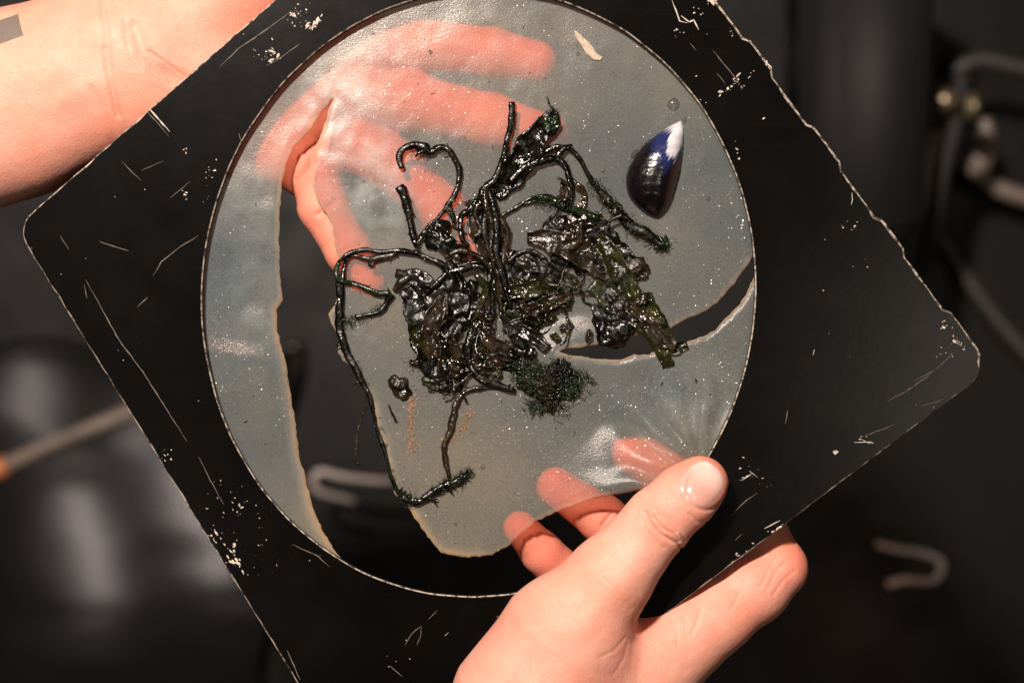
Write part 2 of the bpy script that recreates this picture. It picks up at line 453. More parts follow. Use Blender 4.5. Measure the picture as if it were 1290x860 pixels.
def scratches():
    rnd = random.Random(11)
    lines = [  # points, width, material
        ([(188, 137), (214, 166)], 1.6, 'chip'), ([(185, 140), (213, 172)], .8, 'scratch'),
        ([(277, 84), (300, 62), (335, 38), (368, 14)], 1.0, 'scratch'), ([(336, 83), (355, 72), (378, 55)], .9, 'scratch'),
        ([(108, 352), (130, 392), (150, 428), (180, 468), (205, 508), (236, 556)], 1.0, 'scratch'),
        ([(76, 297), (87, 314)], .8, 'scratch'), ([(125, 304), (162, 316)], .9, 'scratch'), ([(193, 347), (203, 330), (225, 312), (250, 297)], .9, 'scratch'),
        ([(173, 387), (186, 374)], .9, 'scratch'), ([(106, 358), (110, 376)], .7, 'scratch'),
        ([(153, 203), (178, 228)], .7, 'scratch'), ([(368, 685), (400, 700), (416, 714)], .8, 'scratch'),
        ([(250, 575), (268, 610), (282, 636)], .7, 'scratch'), ([(510, 812), (518, 798), (531, 788)], .8, 'scratch'), ([(531, 788), (530, 801), (525, 812)], .7, 'scratch'),
        ([(491, 838), (508, 852)], .8, 'scratch'), ([(362, 818), (378, 856)], 1.1, 'scratch'), ([(540, 780), (551, 768)], .6, 'scratch'),
        ([(846, 0), (852, 14), (856, 27), (866, 29)], 1.1, 'chip'), ([(858, 20), (868, 28), (874, 25), (880, 38)], 1.3, 'chip'),
        ([(898, 64), (926, 98), (936, 112)], .8, 'scratch'), ([(903, 92), (914, 106)], .7, 'scratch'), ([(869, 55), (877, 64)], .6, 'scratch'),
        ([(1073, 243), (1074, 252), (1072, 258)], .9, 'chip'), ([(1026, 440), (1024, 447)], .8, 'chip'),
        ([(989, 534), (991, 525), (992, 516)], .7, 'scratch'), ([(1076, 557), (1092, 556), (1101, 558)], .9, 'chip'), ([(1086, 554), (1096, 559)], .8, 'chip'),
        ([(1085, 550), (1110, 541), (1129, 534)], .6, 'scratch'), ([(922, 649), (935, 634), (954, 620)], .9, 'scratch'),
        ([(934, 605), (940, 601), (947, 596)], 1.0, 'chip'), ([(944, 593), (954, 601)], .7, 'chip'), ([(963, 665), (983, 655)], 1.0, 'chip'),
        ([(926, 680), (934, 672)], .8, 'scratch'), ([(1150, 480), (1178, 466), (1206, 440)], .5, 'scratch'), ([(1130, 500), (1172, 473)], .5, 'scratch'),
        ([(1118, 505), (1150, 487), (1183, 462)], .5, 'scratch'), ([(1160, 512), (1188, 503)], .6, 'scratch'), ([(560, 800), (565, 796)], .7, 'chip'),
        ([(301, 168), (304, 178)], .8, 'scratch'), ([(178, 215), (206, 203)], .5, 'scratch'), ([(214, 250), (240, 228)], .5, 'scratch'),
    ]
    for pts, wd, mn in lines:
        p = [np.array(a, float) for a in pts]
        q = []
        for a, b in zip(p[:-1], p[1:]):
            k = max(2, int(np.linalg.norm(b - a) / 6))
            q += [a + (b - a) * i / k for i in range(k)]
        q.append(p[-1])
        n = len(q); vs = []; fs = []
        for i, a in enumerate(q):
            d = q[min(i + 1, n - 1)] - q[max(i - 1, 0)]; d /= np.linalg.norm(d) + 1e-9; nn = np.array((-d[1], d[0]))
            hw = wd * (.35 + .5 * rnd.random()) * min(1, .3 + 3 * min(i, n - 1 - i) / n)
            c = a + nn * rnd.uniform(-.4, .4)
            for sgn in (-1, 1):
                e = c + nn * hw * sgn; vs.append((e[0] - 645, 430 - e[1], .35))
        for i in range(n - 1): fs.append((2 * i, 2 * i + 1, 2 * i + 3, 2 * i + 2))
        m = MB(); m.add(vs, fs); m.build('scratch', M[mn], BOARD, False)
    # bare chips where the black coat has flaked off
    mb = MB()
    def chip(x, y, r, asp=1.0, ang=0.0):
        if not seg_poly([(x, y)], np.array(BOARD_POLY))[0]: return
        r = min(r, 2.6); k = rnd.randint(4, 7); ps = []
        for i in range(k):
            a = 2 * math.pi * i / k; rr = r * rnd.uniform(.35, 1.35)
            X = math.cos(a) * rr * asp; Y = math.sin(a) * rr
            ps.append((x + X * math.cos(ang) - Y * math.sin(ang) - 645, 430 - (y + X * math.sin(ang) + Y * math.cos(ang)), .3 + .1 * rnd.random()))
        mb.add(ps, [tuple(range(k))[::-1]])
    def cluster(cx, cy, sx, sy, ang, n, r0, r1, asp=3.0):
        for _ in range(n):
            a = rnd.gauss(0, sx); b = rnd.gauss(0, sy)
            x = cx + a * math.cos(ang) - b * math.sin(ang); y = cy + a * math.sin(ang) + b * math.cos(ang)
            if in_ell((x, y)) > 1.012: chip(x, y, .8 * rnd.uniform(r0, r1) * rnd.random() ** .6, rnd.uniform(1, asp), ang + rnd.gauss(0, .5))
    A = -.65
    cluster(376, 20, 8, 7, A, 26, .7, 2.4); cluster(395, 30, 8, 3.5, A, 22, 1, 3.2); cluster(341, 60, 3, 10, .3, 16, .8, 2.2)
    cluster(341, 77, 8, 3, A, 12, .8, 2.6); cluster(318, 65, 6, 4, 0, 5, .6, 1.4)
    cluster(236, 190, 5, 3, .5, 3, .7, 1.4); cluster(268, 215, 5, 5, 0, 5, .8, 2.6); cluster(233, 243, 2, 6, .2, 7, .8, 2.2); cluster(260, 235, 6, 10, 0, 8, .4, 1.2)
    cluster(295, 700, 12, 5, 1.0, 26, .8, 3.4); cluster(270, 672, 9, 4, 1.0, 12, .8, 2.6); cluster(300, 660, 22, 26, .8, 34, .25, 1.3); cluster(330, 700, 20, 14, .8, 14, .25, .9)
    cluster(285, 625, 12, 12, .8, 12, .4, 1.6); cluster(208, 574, 6, 5, .8, 10, .5, 1.8); cluster(302, 640, 2, 5, .4, 3, 1.2, 2.2, 2.5)
    cluster(917, 112, 14, 2.2, -.6, 22, .8, 3.4); cluster(935, 108, 3, 3, .8, 5, .8, 2.4); cluster(852, 40, 4, 4, 0, 7, .8, 2.0); cluster(880, 14, 6, 4, 0, 4, .6, 1.5)
    cluster(899, 4, 4, 3, .9, 10, 1, 3); cluster(970, 84, 5, 3, .9, 14, .8, 3.0); cluster(960, 70, 6, 2, .9, 10, .6, 2.0); cluster(921, 42, 1.5, 5, -.5, 5, .5, 1.2)
    cluster(963, 150, 1, 1, 0, 1, 2.2, 2.6); cluster(931, 200, .5, .5, 0, 1, 2, 2.4); cluster(876, 97, .5, .5, 0, 1, 1.4, 1.8)
    cluster(1072, 280, 8, 5, 0, 8, .4, 1.2); cluster(1188, 408, 3, 5, 0, 7, .6, 2.2); cluster(1207, 430, 7, 2, .95, 16, .8, 2.4); cluster(1190, 442, 10, 5, 0, 8, .5, 1.3)
    cluster(1052, 569, 1, 1, 0, 1, 5, 6, 1.2); cluster(1088, 550, 4, 2, 0, 3, .8, 1.8)
    cluster(935, 697, 14, 2, -.64, 16, .6, 2.2); cluster(975, 668, 8, 1.6, -.64, 9, .6, 2.0); cluster(945, 600, 10, 8, 0, 12, .4, 1.6); cluster(900, 732, 8, 1.4, -.64, 6, .6, 1.8)
    cluster(887, 139, 1.5, 5, -.5, 5, 1, 2.2); cluster(930, 195, 1.5, 6, -.3, 5, .8, 1.6)
    cand = np.array([(rnd.uniform(20, 1240), rnd.uniform(0, 860)) for _ in range(520)]); cand = cand[seg_poly(cand, np.array(BOARD_POLY))]
    for x, y in cand:
        if in_ell((x, y)) > 1.02 and noise.noise((x * .011, y * .011, 12)) > rnd.uniform(.0, .5): chip(x, y, rnd.uniform(.35, .9) if rnd.random() < .94 else rnd.uniform(.9, 1.5))
    o = mb.build('paint_chips', M['chip'], BOARD, False); o['kind'] = 'stuff'
scratches()

# ------------------------------------------------------------------ gel sheet
TEAR_L = [(434, 708), (423, 697), (404, 665), (393, 637), (384, 600), (376, 575), (371, 528), (363, 481), (357.5, 450), (349, 420), (347.5, 390), (356, 378),
    (352.5, 352), (351, 300), (352, 269), (355, 229), (361, 205), (372, 182), (390, 164), (405, 140), (421, 122)]
TEAR_R = [(414, 140), (409, 155), (399, 181), (391, 198), (390, 225), (396.5, 243), (400, 255), (410, 268), (418, 283), (421, 311), (428, 330), (425, 350), (424, 378),
    (414, 395), (418, 410), (427, 424), (426, 443), (431.6, 454), (441, 461), (450, 474), (461, 495), (470, 511), (470, 521), (474, 541), (482, 562), (486, 576), (492, 604),
    (498.6, 622.6), (511.6, 633.7), (521, 648.6), (530, 663.5), (545, 684), (557, 696), (572, 699), (590, 702.6), (604, 700), (617.7, 699), (640, 687.7), (657, 672), (674, 656.7),
    (692.6, 647.4), (711, 640), (740, 629), (758.6, 624), (786, 620), (814, 614), (840, 606), (870, 597), (897, 588)]
TEAR_UP = [(951, 318), (941, 335.6), (927, 354), (907, 378), (890.7, 391), (866.5, 400.7), (853.5, 408), (838.6, 416.5), (822, 414), (795, 424), (765, 431), (744, 435), (728, 438), (714, 439), (704, 443)]
TEAR_LOW = [(714, 446), (722, 447.5), (744, 451), (770, 453), (785, 452), (800, 446), (815, 447), (840, 438), (864.6, 431), (889, 423), (900, 415.6), (915, 400.7), (933.5, 382), (942.8, 365), (951, 347)]

def seg_dist(p, line):
    """distance of points p (n,2) to polyline"""
    p = np.asarray(p); best = np.full(len(p), 1e9)
    for a, b in zip(line[:-1], line[1:]):
        a = np.array(a, float); b = np.array(b, float); ab = b - a
        t = np.clip(((p - a) @ ab) / (ab @ ab), 0, 1)
        best = np.minimum(best, np.linalg.norm(p - a - t[:, None] * ab, axis=1))
    return best
def ang(p):
    d = np.asarray(p, float) - EC
    return math.atan2(d @ E2 / 347.9 ** 2, d @ E1 / 382.4 ** 2)
def arc(a, b, n, k=1.03):
    while b < a: b += 2 * math.pi
    return [ell(a + (b - a) * i / n, k) for i in range(n + 1)]
def nz(p, sx, amp, z):
    return amp * noise.noise((p[0] * sx, p[1] * sx, z))
def gel_height(x, y):
    e = in_ell((x, y)); z = 0.0
    fade = min(1, max(0, (1.0 - e) / .10))
    z += fade * (3.0 * noise.noise((x * .007, y * .007, 1.3)) + .9 * noise.noise((x * .025, y * .025, 4.3)) + .35 * noise.noise((x * .07, y * .07, 2.3)))
    # pulled folds running to the thumb
    d = math.hypot(x - 890, y - 600)
    if d < 260:
        a = math.atan2(y - 600, x - 890)
        z += 6.0 * math.sin(a * 15 + .6 * math.sin(d * .05) + 2.2 * noise.noise((x * .02, y * .02, 6))) * (.6 + .8 * noise.noise((a * 2.2, 1, 1))) * math.exp(-((d - 70) / 60) ** 2) * min(1, fade * 3 + .15)
    z += 25 * math.exp(-(((x - 815) / 105) ** 2 + ((y - 622) / 66) ** 2)) * fade
    z += 6 * math.exp(-(((x - 712) / 34) ** 2 + ((y - 440) / 30) ** 2)) - 6 * math.exp(-(((x - 700) / 50) ** 2 + ((y - 398) / 24) ** 2))
    # left of the tear: rumpled milky patch
    m = math.exp(-(((x - 430) / 60) ** 2 + ((y - 190) / 80) ** 2))
    z += m * (.8 * noise.noise((x * .06, y * .06, 8.8)))
    return z
def gel():
    rnd = random.Random(2)
    def rough(line, amp=1.6):
        out = []
        for a, b in zip(line[:-1], line[1:]):
            a = np.array(a, float); b = np.array(b, float); k = max(1, int(np.linalg.norm(b - a) / 3.5))
            for j in range(k):
                p = a + (b - a) * j / k
                out.append(p + np.array((nz(p, .11, amp, 2), nz(p, .11, amp, 5))) + np.array((nz(p, .35, 1.0, 2), nz(p, .35, 1.0, 5))))
        out.append(np.array(line[-1], float)); return out
    tl = rough(TEAR_L); tr = rough(TEAR_R); tu = rough(TEAR_UP); tw = rough(TEAR_LOW)
    # orientation: ellipse angle grows from top (E1) through the right (E2)
    aL = ang(TEAR_L[0]); aU = ang(TEAR_UP[0]); aW = ang(TEAR_LOW[-1]); aR = ang(TEAR_R[-1])
    big = arc(aL, aU, 170); small = arc(aW, aR, 40)
    global GEL_LOOP
    loop = big + tu + tw + small + tr[::-1] + tl[::-1]
    GEL_LOOP = np.array(loop)
    ext = []
    st = 5.0
    for j in range(int(790 / st)):
        for i in range(int(740 / st)):
            ext.append((235 + i * st + (st / 2 if j % 2 else 0) + rnd.uniform(-.6, .6), -30 + j * st + rnd.uniform(-.6, .6)))
    ext = np.array(ext)
    ins = seg_poly(ext, np.array(loop))
    ext = ext[ins]
    dl = seg_dist(ext, [tuple(p) for p in loop] + [tuple(loop[0])])
    ext = ext[dl > 2.4]
    v2, tri = cdt([loop], ext)
    cen = np.array([v2[list(t)].mean(0) for t in tri]); keep = seg_poly(cen, np.array(loop))
    tri = [t for t, k in zip(tri, keep) if k]
    torn = np.minimum(np.minimum(seg_dist(v2, TEAR_L), seg_dist(v2, TEAR_R)), np.minimum(seg_dist(v2, TEAR_UP), seg_dist(v2, TEAR_LOW)))
    n = len(v2)
    z = np.array([gel_height(*p) for p in v2])
    th = 7.0 * np.clip(.35 + .65 * np.sqrt(np.clip(torn / 7, 0, 1)), 0, 1)
    # the strip left of the tear is turned down along its torn side
    dL = seg_dist(v2, TEAR_L[:12]); strip = np.exp(-(dL / 9) ** 2)
    z = z - 14.0 - 3 * strip
    X = (v2[:, 0] - 645) * (DPX + 14) / DPX; Y = (430 - v2[:, 1]) * (DPX + 14) / DPX
    top = np.stack([X, Y, z - (7 - th) / 2], 1); bot = np.stack([X, Y, z - 7 + (7 - th) / 2], 1)
    fs = []
    cnt = {}
    for a, b, c in tri:
        A = (v2[b] - v2[a]); B = (v2[c] - v2[a])
        if A[0] * B[1] - A[1] * B[0] > 0: a, b, c = a, c, b      # y flips
        fs.append((a, b, c)); fs.append((a + n, c + n, b + n))
        for e in ((a, b), (b, c), (c, a)): cnt[e] = 1
    for (a, b) in list(cnt):
        if (b, a) not in cnt: fs.append((b, a, a + n, b + n))
    me = mesh('gel_sheet', [WM(v) for v in np.vstack([top, bot])], fs)
    milky = np.zeros(n)
    for (cx, cy, sx, sy, s) in ((425, 115, 40, 40, 1.9), (440, 190, 70, 60, .55), (480, 260, 55, 55, .45), (330, 220, 60, 80, .45), (430, 60, 90, 40, .5), (320, 380, 55, 70, .3), (860, 520, 70, 60, .35), (600, 60, 200, 60, .12), (480, 230, 30, 60, .4)):
        milky += s * np.exp(-(((v2[:, 0] - cx) / sx) ** 2 + ((v2[:, 1] - cy) / sy) ** 2))
    glitter = np.full(n, .26)  # hand-set weight of the painted sparkle, raised where the gel glitters
    for (cx, cy, sx, sy, g_) in ((850, 520, 85, 70, 1.0), (790, 590, 80, 40, 1.0), (700, 415, 40, 30, 1.2), (575, 235, 45, 60, .8), (620, 110, 110, 70, .45), (600, 30, 120, 25, .5), (640, 560, 70, 60, .5), (320, 430, 40, 70, .4), (930, 300, 30, 90, .5), (700, 260, 60, 50, .5), (470, 150, 60, 60, .3)):
        glitter += g_ * np.exp(-(((v2[:, 0] - cx) / sx) ** 2 + ((v2[:, 1] - cy) / sy) ** 2))
    attr(me, 'glitter', np.clip(np.r_[glitter, glitter], 0, 1.3))
    nzv = np.array([.5 + .5 * noise.noise((p[0] * .02, p[1] * .02, 7)) for p in v2])
    edge = np.exp(-(torn / 3.0) ** 2) * (.35 + .65 * nzv) + .6 * np.exp(-(np.minimum(dL, seg_dist(v2, TEAR_R[20:36])) / 8) ** 2) * nzv
    attr(me, 'top', np.r_[np.ones(n), np.zeros(n)]); attr(me, 'milky', np.clip(np.r_[milky, milky], 0, 2.0)); attr(me, 'edge', np.clip(np.r_[edge, edge], 0, 1))
    o = link('gel_sheet', me, None, M['gel'])
    tag(o, 'torn sheet of cloudy translucent gel stretched across the round opening of the board', 'gel sheet')
    return o
GEL = gel()

def ico(r, sub=2):
    bm = bmesh.new(); bmesh.ops.create_icosphere(bm, subdivisions=sub, radius=r)
    v = [np.array(x.co) for x in bm.verts]; f = [tuple(q.index for q in x.verts) for x in bm.faces]; bm.free(); return v, f
def GZ(x, y): return gel_height(x, y) - 14
for (x, y, r) in ((848, 131, 8), (801, 195, 7), (862, 151, 3), (760, 215, 2.5), (608, 588, 3), (728, 68, 2.5), (574, 660, 2.2), (892, 250, 3), (690, 300, 2.5)):
    v, f = ico(r, 2); m = MB(); m.add([np.array(P(x, y, GZ(x, y) + 1.0)) + q * np.array((1, 1, .7)) for q in v], f)
    m.build('air_bubble', M['bubble'], GEL)
def grains():
    rnd = random.Random(5)
    dk = MB(); tet = [(0, 1, 2), (0, 3, 1), (1, 3, 2), (0, 2, 3)]
    def grain(mb, x, y, r, dz=.5):
        c = np.array(P(x, y, GZ(x, y) + dz)); mb.add([c + np.array([rnd.gauss(0, r) for _ in range(3)]) * (1, 1, .6) for _ in range(4)], tet)
    cand = np.array([(rnd.uniform(260, 950), rnd.uniform(5, 745)) for _ in range(260)]); cand = cand[seg_poly(cand, GEL_LOOP)]
    for x, y in cand:
        if in_ell((x, y)) < .97: grain(dk, x, y, rnd.choice((.5, .6, .8, 1.2)))
    for (x, y) in ((545, 118), (458, 229), (621, 187), (660, 34), (669, 92), (541, 65), (895, 497), (880, 480), (309, 533)): grain(dk, x, y, 2.0)
    o = dk.build('dark_grains', M['speck'], GEL, False); o['kind'] = 'stuff'
    for pth, w0, n in (([(519, 500), (518, 520), (517, 545), (519, 570)], 5.5, 260), ([(590, 520), (585, 535), (578, 545), (562, 560)], 6, 170), ([(640, 440), (700, 420), (735, 400)], 10, 60)):
        mb = MB()
        for _ in range(n):
            i = rnd.randrange(len(pth) - 1); t = rnd.random()
            x = pth[i][0] * (1 - t) + pth[i + 1][0] * t + rnd.gauss(0, w0 * .6); y = pth[i][1] * (1 - t) + pth[i + 1][1] * t + rnd.gauss(0, w0 * .5)
            grain(mb, x, y, rnd.uniform(.6, 1.3))
        o = mb.build('sand_streak', M['sand'], GEL, False); o['kind'] = 'stuff'
    sp = MB()      # pale grains whose colour stands in for glints of lamplight on the gel
    cand = np.array([(rnd.uniform(260, 950), rnd.uniform(5, 745)) for _ in range(3600)]); cand = cand[seg_poly(cand, GEL_LOOP)]
    for x, y in cand:
        if in_ell((x, y)) < .98 and noise.noise((x * .012, y * .012, 3)) > rnd.uniform(-.5, .35) :
            grain(sp, x, y, rnd.uniform(.2, .55), .2)
    o = sp.build('glint_grains', M['pale'], GEL, False); o['kind'] = 'stuff'
grains()

def flake():
    pts = [(723, 38), (729, 42), (738, 50), (747, 60), (752, 68), (759, 72), (756, 76), (748, 75), (739, 68), (733, 58), (726, 48)]
    vs = [np.array(P(x, y, GZ(x, y) + 2.2)) for x, y in pts] + [np.array(P(x, y, GZ(x, y) - .5)) for x, y in pts]
    n = len(pts); fs = [tuple(range(n))[::-1], tuple(range(n, 2 * n))] + [(i, (i + 1) % n, n + (i + 1) % n, n + i) for i in range(n)]
    m = MB(); m.add(vs, fs)
    o = m.build('shell_fragment', M['pale'], None, False)
    tag(o, 'small pale beige sliver lying in the gel near the upper rim', 'fragment')
flake()

# ------------------------------------------------------------------ mussel shell
def mussel():
    right = [(153, 858), (161, 862), (180, 861.5), (215, 857), (241, 850), (254, 846), (266, 839), (272, 833), (275.5, 829)]
    left = [(153, 856), (160.5, 841), (174, 818.6), (189, 802), (210, 791), (228, 788), (240, 789.5), (252, 794.5), (265, 807), (272, 818), (275.5, 828)]
    n, m = 60, 26
    yy = 153 + 122.5 * (1 - np.cos(np.pi * np.linspace(.06, 1, n))) / 2; yy = (yy - yy[0]) / (yy[-1] - yy[0]) * 122.5 + 153
    r = np.stack([np.interp(yy, [q[0] for q in right], [q[1] for q in right]), yy], 1); l = np.stack([np.interp(yy, [q[0] for q in left], [q[1] for q in left]), yy], 1)
    vs = []; fs = []; al = []; ac = []
    for k in range(5):
        r[1:-1, 0] = (r[:-2, 0] + 2 * r[1:-1, 0] + r[2:, 0]) / 4; l[1:-1, 0] = (l[:-2, 0] + 2 * l[1:-1, 0] + l[2:, 0]) / 4
    for i in range(n):
        t = (yy[i] - 153) / 122.5
        for j in range(m):
            s = j / (m - 1); p = l[i] * (1 - s) + r[i] * s
            wdt = np.linalg.norm(r[i] - l[i])
            h = .52 * wdt * (max(0, 1 - (2 * s - 1.16) ** 2 / 1.36) ** .55 if s < .58 else max(0, 1 - ((s - .58) / .42) ** 2) ** .55) * .85
            h += .25 * math.sin(t * 60) * (h > 2)
            vs.append(P(p[0], p[1], -15 + h)); al.append(t); ac.append(s)
    for i in range(n - 1):
        for j in range(m - 1): fs.append((i * m + j, (i + 1) * m + j, (i + 1) * m + j + 1, i * m + j + 1))
    b = len(vs)
    for i in range(n):
        for j in range(m):
            v = vs[i * m + j]; vs.append((v[0], v[1], min(v[2] - 1.5, -16))); al.append(al[i * m + j]); ac.append(ac[i * m + j])
    for i in range(n - 1):
        for j in range(m - 1): fs.append((b + i * m + j, b + i * m + j + 1, b + (i + 1) * m + j + 1, b + (i + 1) * m + j))
    for i in range(n - 1):
        for j in (0, m - 1):
            q = (i * m + j, (i + 1) * m + j, b + (i + 1) * m + j, b + i * m + j); fs.append(q if j else q[::-1])
    me = mesh('mussel_shell', [WM(v) for v in vs], fs); attr(me, 'along', al); attr(me, 'across', ac)
    bm = bmesh.new(); bm.from_mesh(me); bmesh.ops.recalc_face_normals(bm, faces=bm.faces); bm.to_mesh(me); bm.free()
    o = link('mussel_shell', me, None, M['mussel'])
    tag(o, 'glossy blue black mussel shell with white beak set in the gel', 'shell')
mussel()

# ------------------------------------------------------------------ seaweed
WEED = empty('seaweed_clump', W(640, 360, -14))
tag(WEED, 'wet black green seaweed clump with curling stems spread over the middle of the gel', 'seaweed')
def WP(x, y, dz=0.0): return np.array(P(x, y, GZ(x, y) + dz))
_sd = [0]
def stem(pts, r, mat='black', dz=3.0, wob=.5, seg=9, flat=.55, parent=None, name='stem'):
    _sd[0] += 1; rnd = random.Random(_sd[0])
    path = [WP(p[0], p[1], (p[2] if len(p) > 2 else dz) + rnd.uniform(-1, 1)) for p in pts]
    rr = r if not np.isscalar(r) else [r * rnd.uniform(.85, 1.2) for _ in pts]
    rr = [.87 * q * rnd.uniform(.72, 1.18) for q in rr]; path = [q + np.array((rnd.gauss(0, .9), rnd.gauss(0, .9), 0)) for q in path]
    m = MB(); m.add(*tube(path, rr, seg, wob, _sd[0] * 1.37, 5, flat))
    for i in range(1, len(path) - 1):      # torn fibres and stubs along the stem
        for _ in range(rnd.choice((0, 1, 2))):
            d = np.array((rnd.gauss(0, 1), rnd.gauss(0, 1), .2)); d /= np.linalg.norm(d); q = path[i] + (path[i + 1] - path[i]) * rnd.random(); L = rr[i] * rnd.uniform(1.2, 2.6)
            m.add(*tube([q, q + d * L * .6 + np.array((0, 0, .5)), q + d * L + np.array((rnd.gauss(0, 1.5), rnd.gauss(0, 1.5), -.5))], [rr[i] * .42, rr[i] * .3, rr[i] * .1], 5, .3, i, 2, .6))
    return m.build(name, M[mat], WEED if parent is None else parent)
def fuzz(pts, width, n, length, mat='green', dz=3.0, rh=.45, dirn=None, spread=1.0, name='algae_fuzz'):
    _sd[0] += 1; rnd = random.Random(_sd[0]); mb = MB()
    for _ in range(n):
        i = rnd.randrange(len(pts) - 1) if len(pts) > 1 else 0; t = rnd.random()
        a = pts[i]; b = pts[min(i + 1, len(pts) - 1)]
        x = a[0] * (1 - t) + b[0] * t + rnd.gauss(0, width * .4); y = a[1] * (1 - t) + b[1] * t + rnd.gauss(0, width * .4)
        th = rnd.uniform(0, 6.28); L = .62 * length * rnd.uniform(.5, 1.2)
        d = np.array((math.cos(th), math.sin(th)))
        if dirn is not None: d = d * (1 - spread) + np.array(dirn) * spread + d * .4
        c = WP(x, y, dz + rnd.uniform(-2, 2)); bend = rnd.gauss(0, .4)
        e = c + np.array((d[0], -d[1], rnd.uniform(-.2, .5))) * L * .5
        g = e + np.array((d[0] - bend * d[1], -(d[1] + bend * d[0]), rnd.uniform(-.5, .4))) * L * .5
        mb.add(*tube([c, e, g], [rh, rh * .8, rh * .3], 3, 0, 0, 2))
    o = mb.build(name, M[mat], WEED); o['kind'] = 'stuff'; return o
def blade(pts, widths, mat='black', dz=4.0, crumple=4.0, freq=.06, curl=.25, thick=1.2, m=11, name='blade'):
    """crumpled leathery ribbon along a path"""
    _sd[0] += 1; sd = _sd[0] * 2.17
    p = np.array([(a[0], a[1], (a[2] if len(a) > 2 else dz)) for a in pts], float); n0 = len(p)
    t = np.linspace(0, n0 - 1, max(14, int(sum(np.linalg.norm(np.diff(p[:, :2], axis=0), axis=1)) / 3)))
    c = np.stack([np.interp(t, range(n0), p[:, k]) for k in range(3)], 1); wd = np.interp(t, range(n0), widths)
    for _ in range(4):
        c[1:-1] = (c[:-2] + 2 * c[1:-1] + c[2:]) / 4
    tg = np.gradient(c[:, :2], axis=0); tg /= np.linalg.norm(tg, axis=1)[:, None] + 1e-9
    n = len(c); up = []; 
    for i in range(n):
        nn = np.array((-tg[i][1], tg[i][0]))
        for j in range(m):
            s = 2 * j / (m - 1) - 1
            ragged = 1 + .28 * noise.noise((i * .22, s * .6 + sd, sd)) + .14 * noise.noise((i * .7, s + sd, sd + 4))
            q = c[i][:2] + nn * s * wd[i] / 2 * ragged
            fold = math.sin(s * 5 + i * .12 + 2 * noise.noise((i * .06, sd, 0)) * 2)
            z = c[i][2] + crumple * noise.noise((q[0] * freq + sd, q[1] * freq, sd)) + crumple * .5 * noise.noise((q[0] * freq * 2.7, q[1] * freq * 2.7, sd + 3)) + crumple * .2 * fold + curl * wd[i] * .5 * s * s
            v = np.array(P(q[0], q[1], GZ(q[0], q[1]) + z))
            up.append(v)
    up = np.array(up); lo = up - np.array((0, 0, thick)); vs = list(up) + list(lo); b = len(up); fs = []
    for i in range(n - 1):
        for j in range(m - 1):
            a = i * m + j; q = (a, a + 1, a + m + 1, a + m); fs.append(q); fs.append(tuple(b + k for k in q[::-1]))
        for j in (0, m - 1):
            a = i * m + j; fs.append((a, a + m, b + a + m, b + a))
    for i in (0, n - 1):
        for j in range(m - 1):
            a = i * m + j; fs.append((a, a + 1, b + a + 1, b + a))
    me = mesh(name, [WM(v) for v in vs], fs)
    bm = bmesh.new(); bm.from_mesh(me); bmesh.ops.recalc_face_normals(bm, faces=bm.faces); bm.to_mesh(me); bm.free()
    return link(name, me, WEED, M[mat])
def lump(x, y, rx, ry, rz, mat='black', dz=3.0, amp=.45, freq=.09, rot=0.0, sub=4, name='crumpled_frond'):
    """bunched-up frond: a flat body thrown into long uneven folds"""
    _sd[0] += 1; sd = _sd[0] * 1.71
    v, f = ico(1.0, sub); c = WP(x, y, dz); vs = []
    for q in v:
        X = q[0] * rx; Y = q[1] * ry
        wx = 5 * noise.noise((X * .05 + sd, Y * .05, 1)); wy = 9 * noise.noise((X * .05, Y * .05 + sd, 6))
        a = np.array(((X + wx) * freq * .45 + sd, (Y + wy) * freq * 1.7, q[2] * .6))
        rdg = .55 * (1 - abs(noise.noise(a)) * 2.2) + .45 * (1 - 2.4 * abs(noise.noise((X * freq * .9, Y * freq * .9 + sd, sd)))); r2 = noise.noise((X * freq * 2.3 + sd, Y * freq * 2.3, 1))
        rim = 1 + .34 * noise.noise((q[0] * 1.6 + sd, q[1] * 1.6, sd)) + .16 * noise.noise((q[0] * 4 + sd, q[1] * 4, sd))
        X *= rim; Y *= rim
        up = 1 if q[2] > -.2 else .3
        z = q[2] * rz * .55 + up * amp * rz * (1.0 * (rdg - .45) + .3 * r2) * min(1, 1.6 * (1 - .55 * (q[0] ** 2 + q[1] ** 2)))
        vs.append(c + np.array((X * math.cos(rot) - Y * math.sin(rot), X * math.sin(rot) + Y * math.cos(rot), z)))
    m = MB(); m.add(vs, f); return m.build(name, M[mat], WEED)

# translucent fronds lying in the gel come first, then the dark mass, then the free stems
blade([(600, 250), (606, 275), (612, 300), (622, 330), (628, 365)], [26, 40, 34, 26, 22], 'brown', 0, 3)
blade([(700, 140, 8), (690, 155, 9), (672, 178, 8), (655, 205, 6), (640, 228, 4), (622, 246, 3)], [10, 26, 34, 36, 32, 26], 'black', 4, 4, curl=.2)
blade([(712, 225), (722, 245), (716, 268), (700, 285)], [14, 38, 34, 18], 'brown', -1, 2)
lump(735, 308, 44, 34, 12, 'black', 4, .55, .075, .35)
lump(700, 288, 20, 17, 12, 'grey', 5, .5, .12, .5)
lump(722, 300, 14, 30, 12, 'brown', 9, .5, .1, -.5)
lump(797, 340, 22, 17, 11, 'brown', 5, .5, .11, .1)
blade([(775, 310, 6), (788, 332, 6), (780, 350, 5), (765, 362, 3)], [30, 30, 34, 30], 'black', 4, 5)
blade([(755, 345, 5), (782, 368, 6), (808, 395, 7), (832, 425, 6), (850, 440, 3), (866, 434, 2)], [50, 56, 46, 30, 20, 10], 'olive', 5, 5, .05, .2)
blade([(800, 400, 10), (818, 420, 11), (836, 445, 9), (842, 462, 5)], [10, 14, 17, 15], 'olive', 9, 3, .1, -.3)
